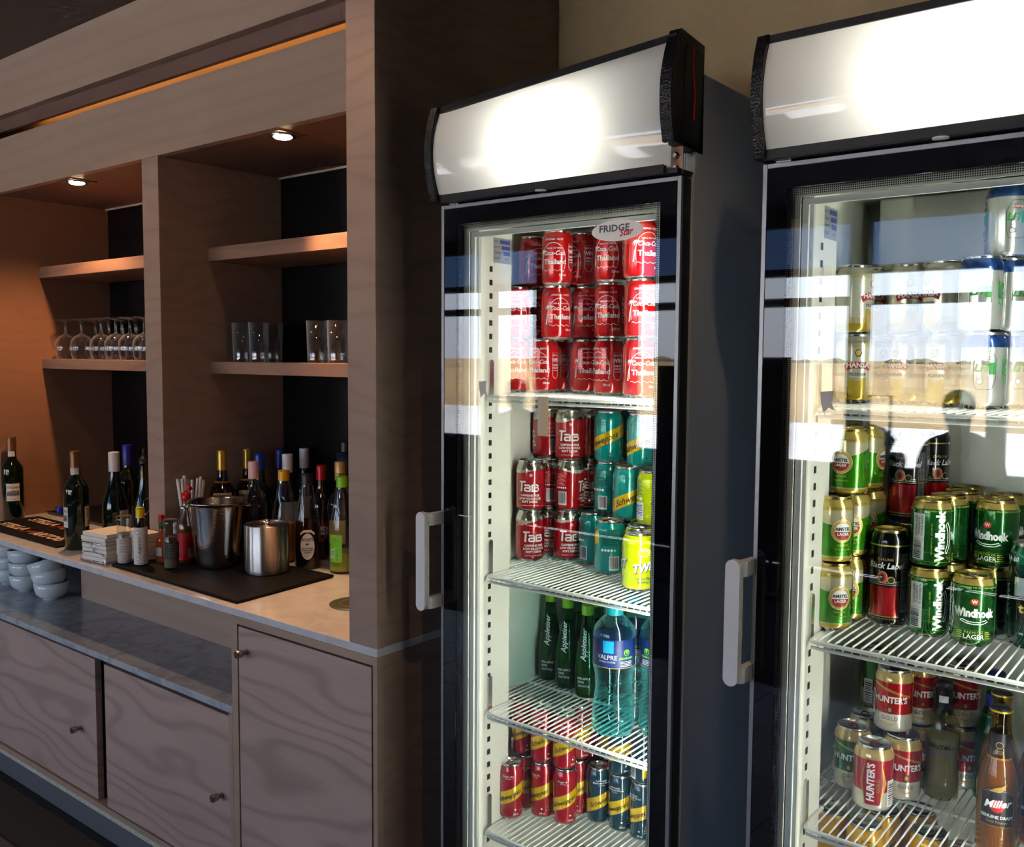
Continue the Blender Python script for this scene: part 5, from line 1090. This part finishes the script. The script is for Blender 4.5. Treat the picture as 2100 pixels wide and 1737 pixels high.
# torn sticker on the doors
for dx, lab in ((0, 'left'), (.693, 'right')):
    pr = Print(); pr.poly([(-.012,.012),(.008,.014),(.006,-.004),(.011,-.016),(.002,-.012),(-.006,-.020),(-.010,-.006)], 0, 0)
    o_ = pr.build('torn_sticker', [mat('torn paper', srgb(206,206,204), .7)], lambda x, y, h: (-1.203+dx+x, 1.4163-h, 1.405+y), None); tag(o_, 'torn scrap of white sticker left on the %s fridge door glass' % lab, 'sticker')
pr = Print(); pr.rect(-.0125, .0125, 0, .075, 0, 0); pr.rect(-.0125, -.003, 0, .075, 1, 1); o_ = pr.build('tape_strip', [mat('yellowed tape', srgb(214,196,156), .6), mat('clear tape', srgb(206,200,190), .6)], lambda x, y, h: (-1.0535+x, 1.4163-h, 1.317+y), None); tag(o_, 'yellowed tape strip stuck on the left fridge door glass', 'tape')


# ================================================================ the waiting area behind the viewer (seen mirrored in the fridge doors)
CHAIRM = mat('charcoal chair shell', (.02,.02,.022), .5); LEGM = mat('black tube', (.01,.01,.01), .4, .5)
def cafe_chair(lab, x, y, rz):
    t = thing('cafe_chair', lab, 'chair', (x, y, .0), rz, 'charcoal chairs by the window')
    MB().prism([(-.21,.43),(.20,.43),(.21,.445),(.20,.46),(-.21,.455)], -.21, .21, 'X').build('seat', CHAIRM, t, bevel=.008)
    MB().prism([(.185,.46),(.215,.46),(.275,.80),(.25,.82)], -.20, .20, 'X').build('backrest', CHAIRM, t, bevel=.008)
    for sx in (-1, 1):
        for sy in (-1, 1): MB().tube([(sx*.17,sy*.16,.43),(sx*.20,sy*.20,.002)], .011, 8).build('leg', LEGM, t)
    return t
def seated_person(lab, x, y, rz, shirt, trousers, hairc, lean=.0):
    t = thing('person', lab, 'person', (x, y, 0), rz)
    # joints: (position, radius); seated upright, hands resting on the thighs, facing local -Y
    J = [((0,.10,.53),(.155,.12)), ((0,.11-lean*.2,.70),(.145,.105)), ((0,.10-lean*.5,.88),(.165,.105)), ((0,.085-lean*.8,.99),(.13,.085)), ((0,.065-lean,1.055),(.052,.052)), ((0,.045-lean*1.1,1.12),(.070,.078)), ((0,.03-lean*1.2,1.185),(.078,.094)), ((0,.03-lean*1.2,1.235),(.060,.070))]
    ed = [(i, i+1) for i in range(7)]
    for s in (-1, 1):
        k = len(J); J += [((s*.17,.08-lean*.8,.97),(.062,.062)), ((s*.235,.06-lean*.5,.74),(.046,.046)), ((s*.16,-.16,.645),(.034,.034)), ((s*.12,-.235,.615),(.024,.040))]
        ed += [(3,k),(k,k+1),(k+1,k+2),(k+2,k+3)]
        k = len(J); J += [((s*.105,.02,.535),(.088,.088)), ((s*.125,-.36,.525),(.066,.066)), ((s*.13,-.385,.26),(.052,.056)), ((s*.13,-.37,.085),(.036,.040)), ((s*.14,-.49,.045),(.042,.030))]
        ed += [(0,k),(k,k+1),(k+1,k+2),(k+2,k+3),(k+3,k+4)]
    me = bpy.data.meshes.new('body'); me.from_pydata([j[0] for j in J], ed, []); ob = bpy.data.objects.new('body', me); C.objects.link(ob); ob.parent = t
    sk = ob.modifiers.new('skin', 'SKIN'); sk.use_smooth_shade = True
    for v, j in zip(me.skin_vertices[0].data, J): v.radius = j[1]
    me.skin_vertices[0].data[0].use_root = True
    ss = ob.modifiers.new('sub', 'SUBSURF'); ss.levels = 1; ss.render_levels = 2
    m = mat('clothed figure', shirt, .8); nt = m.node_tree; _, px_, py_, pz_ = coords(m)
    col = mixcol(nt, (pz_ > 1.035), mixcol(nt, (pz_ < .60), shirt, trousers), srgb(150,104,80)); col = mixcol(nt, (py_ < -.20)*(pz_.between(.575,.70)), col, srgb(150,104,80)); col = mixcol(nt, pz_ < .075, col, (.02,.02,.02))
    nt.links.new(col, m.node_tree.nodes['Principled BSDF'].inputs['Base Color']); me.materials.append(m)
    hy = .03-lean*1.2; skn = mat('skin', srgb(150,104,80), .6)
    hr = MB().lathe([(.070,-.04),(.088,.0),(.090,.04),(.074,.085),(.040,.108),(0,.114)], 20); hr.v = [(a*.93, hy+.018+b_*1.08, 1.185+c) for a, b_, c in hr.v]; hr.build('hair', mat('hair', hairc, .7), t)
    fc = MB(); fc.prism([(-.010,1.165),(.010,1.165),(.004,1.195),(-.004,1.195)], hy-.115, hy-.085, 'Y'); 
    for s in (-1, 1): fc.lathe([(.0,-.02),(.012,-.012),(.012,.012),(0,.02)], 8, (s*.079, hy+.005, 1.175))
    fc.build('nose_and_ears', skn, t)
    for s in (-1, 1): MB().lathe([(0,-.006),(.008,0),(0,.006)], 8, (s*.030, hy-.090, 1.195)).build('eye', mat('eye dark', (.02,.02,.02), .3), t)
    MB().tube([(-.022,hy-.088,1.138),(0,hy-.096,1.135),(.022,hy-.088,1.138)], .004, 6).build('mouth', mat('lips', srgb(120,66,60), .5), t)
    for s in (-1, 1):                                  # fingers laid over the knees, thumb to the inside
        for k, (dx, ln) in enumerate(((-.027,.062),(-.009,.074),(.009,.078),(.027,.068))):
            b0 = Vector((s*(.12-dx), -.255, .618)); MB().tube([b0, b0+Vector((0,-ln*.5,.004)), b0+Vector((0,-ln,-.014))], [.0095,.009,.007], 7).build('finger', skn, t)
        b0 = Vector((s*.088,-.225,.612)); MB().tube([b0, b0+Vector((-s*.012,-.028,.002)), b0+Vector((-s*.008,-.052,-.006))], [.011,.010,.008], 7).build('thumb', skn, t)
    return t
cafe_chair('charcoal chair by the window mirrored in the right fridge', -1.27, -2.62, PI+.25)
seated_person('person in dark jacket seated by the window, mirrored in the right fridge door', -1.27, -2.66, PI+.25, srgb(44,46,52), srgb(30,32,40), (.01,.008,.006), .02)
cafe_chair('charcoal chair by the window mirrored in the left fridge', -4.36, -2.62, PI-.3)
seated_person('person in grey jumper seated by the window, mirrored in the left fridge door', -4.36, -2.66, PI-.3, srgb(70,70,74), srgb(34,34,40), (.02,.012,.008), .03)
# low bench with a trolley suitcase standing on it
t = thing('window_bench', 'low dark bench under the window behind the viewer', 'bench', (0,0,0))
B(-2.45,-1.55,-3.42,-3.02,.20,.25).build('top', CHAIRM, t, bevel=.004)
for x in (-2.38,-1.62): B(x-.03, x+.03, -3.40,-3.06,0,.1995).build('leg', LEGM, t)
SUITM = mat('black luggage fabric', (.012,.012,.014), .7)
t = thing('trolley_suitcase', 'black trolley suitcase with raised handle on the bench, mirrored in the right fridge', 'suitcase', (-1.90,-3.20,.2505))
MB().box(-.20,.20,-.12,.12,.035,.62).build('case', SUITM, t, bevel=.03, seg=3); MB().prism([(-.16,.62),(.10,.62),(.13,.70),(.06,.77),(-.06,.80),(-.14,.74)], -.10, .08, 'Y').build('bag', SUITM, t, bevel=.02)
MB().tube([(.02,.10,.60),(.02,.10,.985),(.15,.10,.985),(.15,.10,.60)], .009, 8).build('handle', LEGM, t)
for sx in (-1, 1): MB().tube([(sx*.15,-.11,.0305),(sx*.15,.11,.0305)], .030, 12).build('wheel', RUBBER, t)
t = thing('menu_stand', 'tall narrow dark menu stand near the window, mirrored at the right fridge door edge', 'stand', (-2.29,-2.62,0))
B(-.09,.09,-.02,.02,.62,1.47).build('board', SUITM, t, bevel=.003); MB().tube([(0,0,.02),(0,0,.62)], .014, 8).build('pole', LEGM, t); MB().lathe([(.16,0),(.16,.012),(.02,.02)], 20).build('base', LEGM, t)
t = thing('menu_stand', 'tall dark menu stand near the window, mirrored at the left fridge door edge', 'stand', (-2.98,-2.62,0))
B(-.12,.12,-.02,.02,.58,1.41).build('board', SUITM, t, bevel=.003); MB().tube([(0,0,.02),(0,0,.58)], .014, 8).build('pole', LEGM, t); MB().lathe([(.16,0),(.16,.012),(.02,.02)], 20).build('base', LEGM, t)
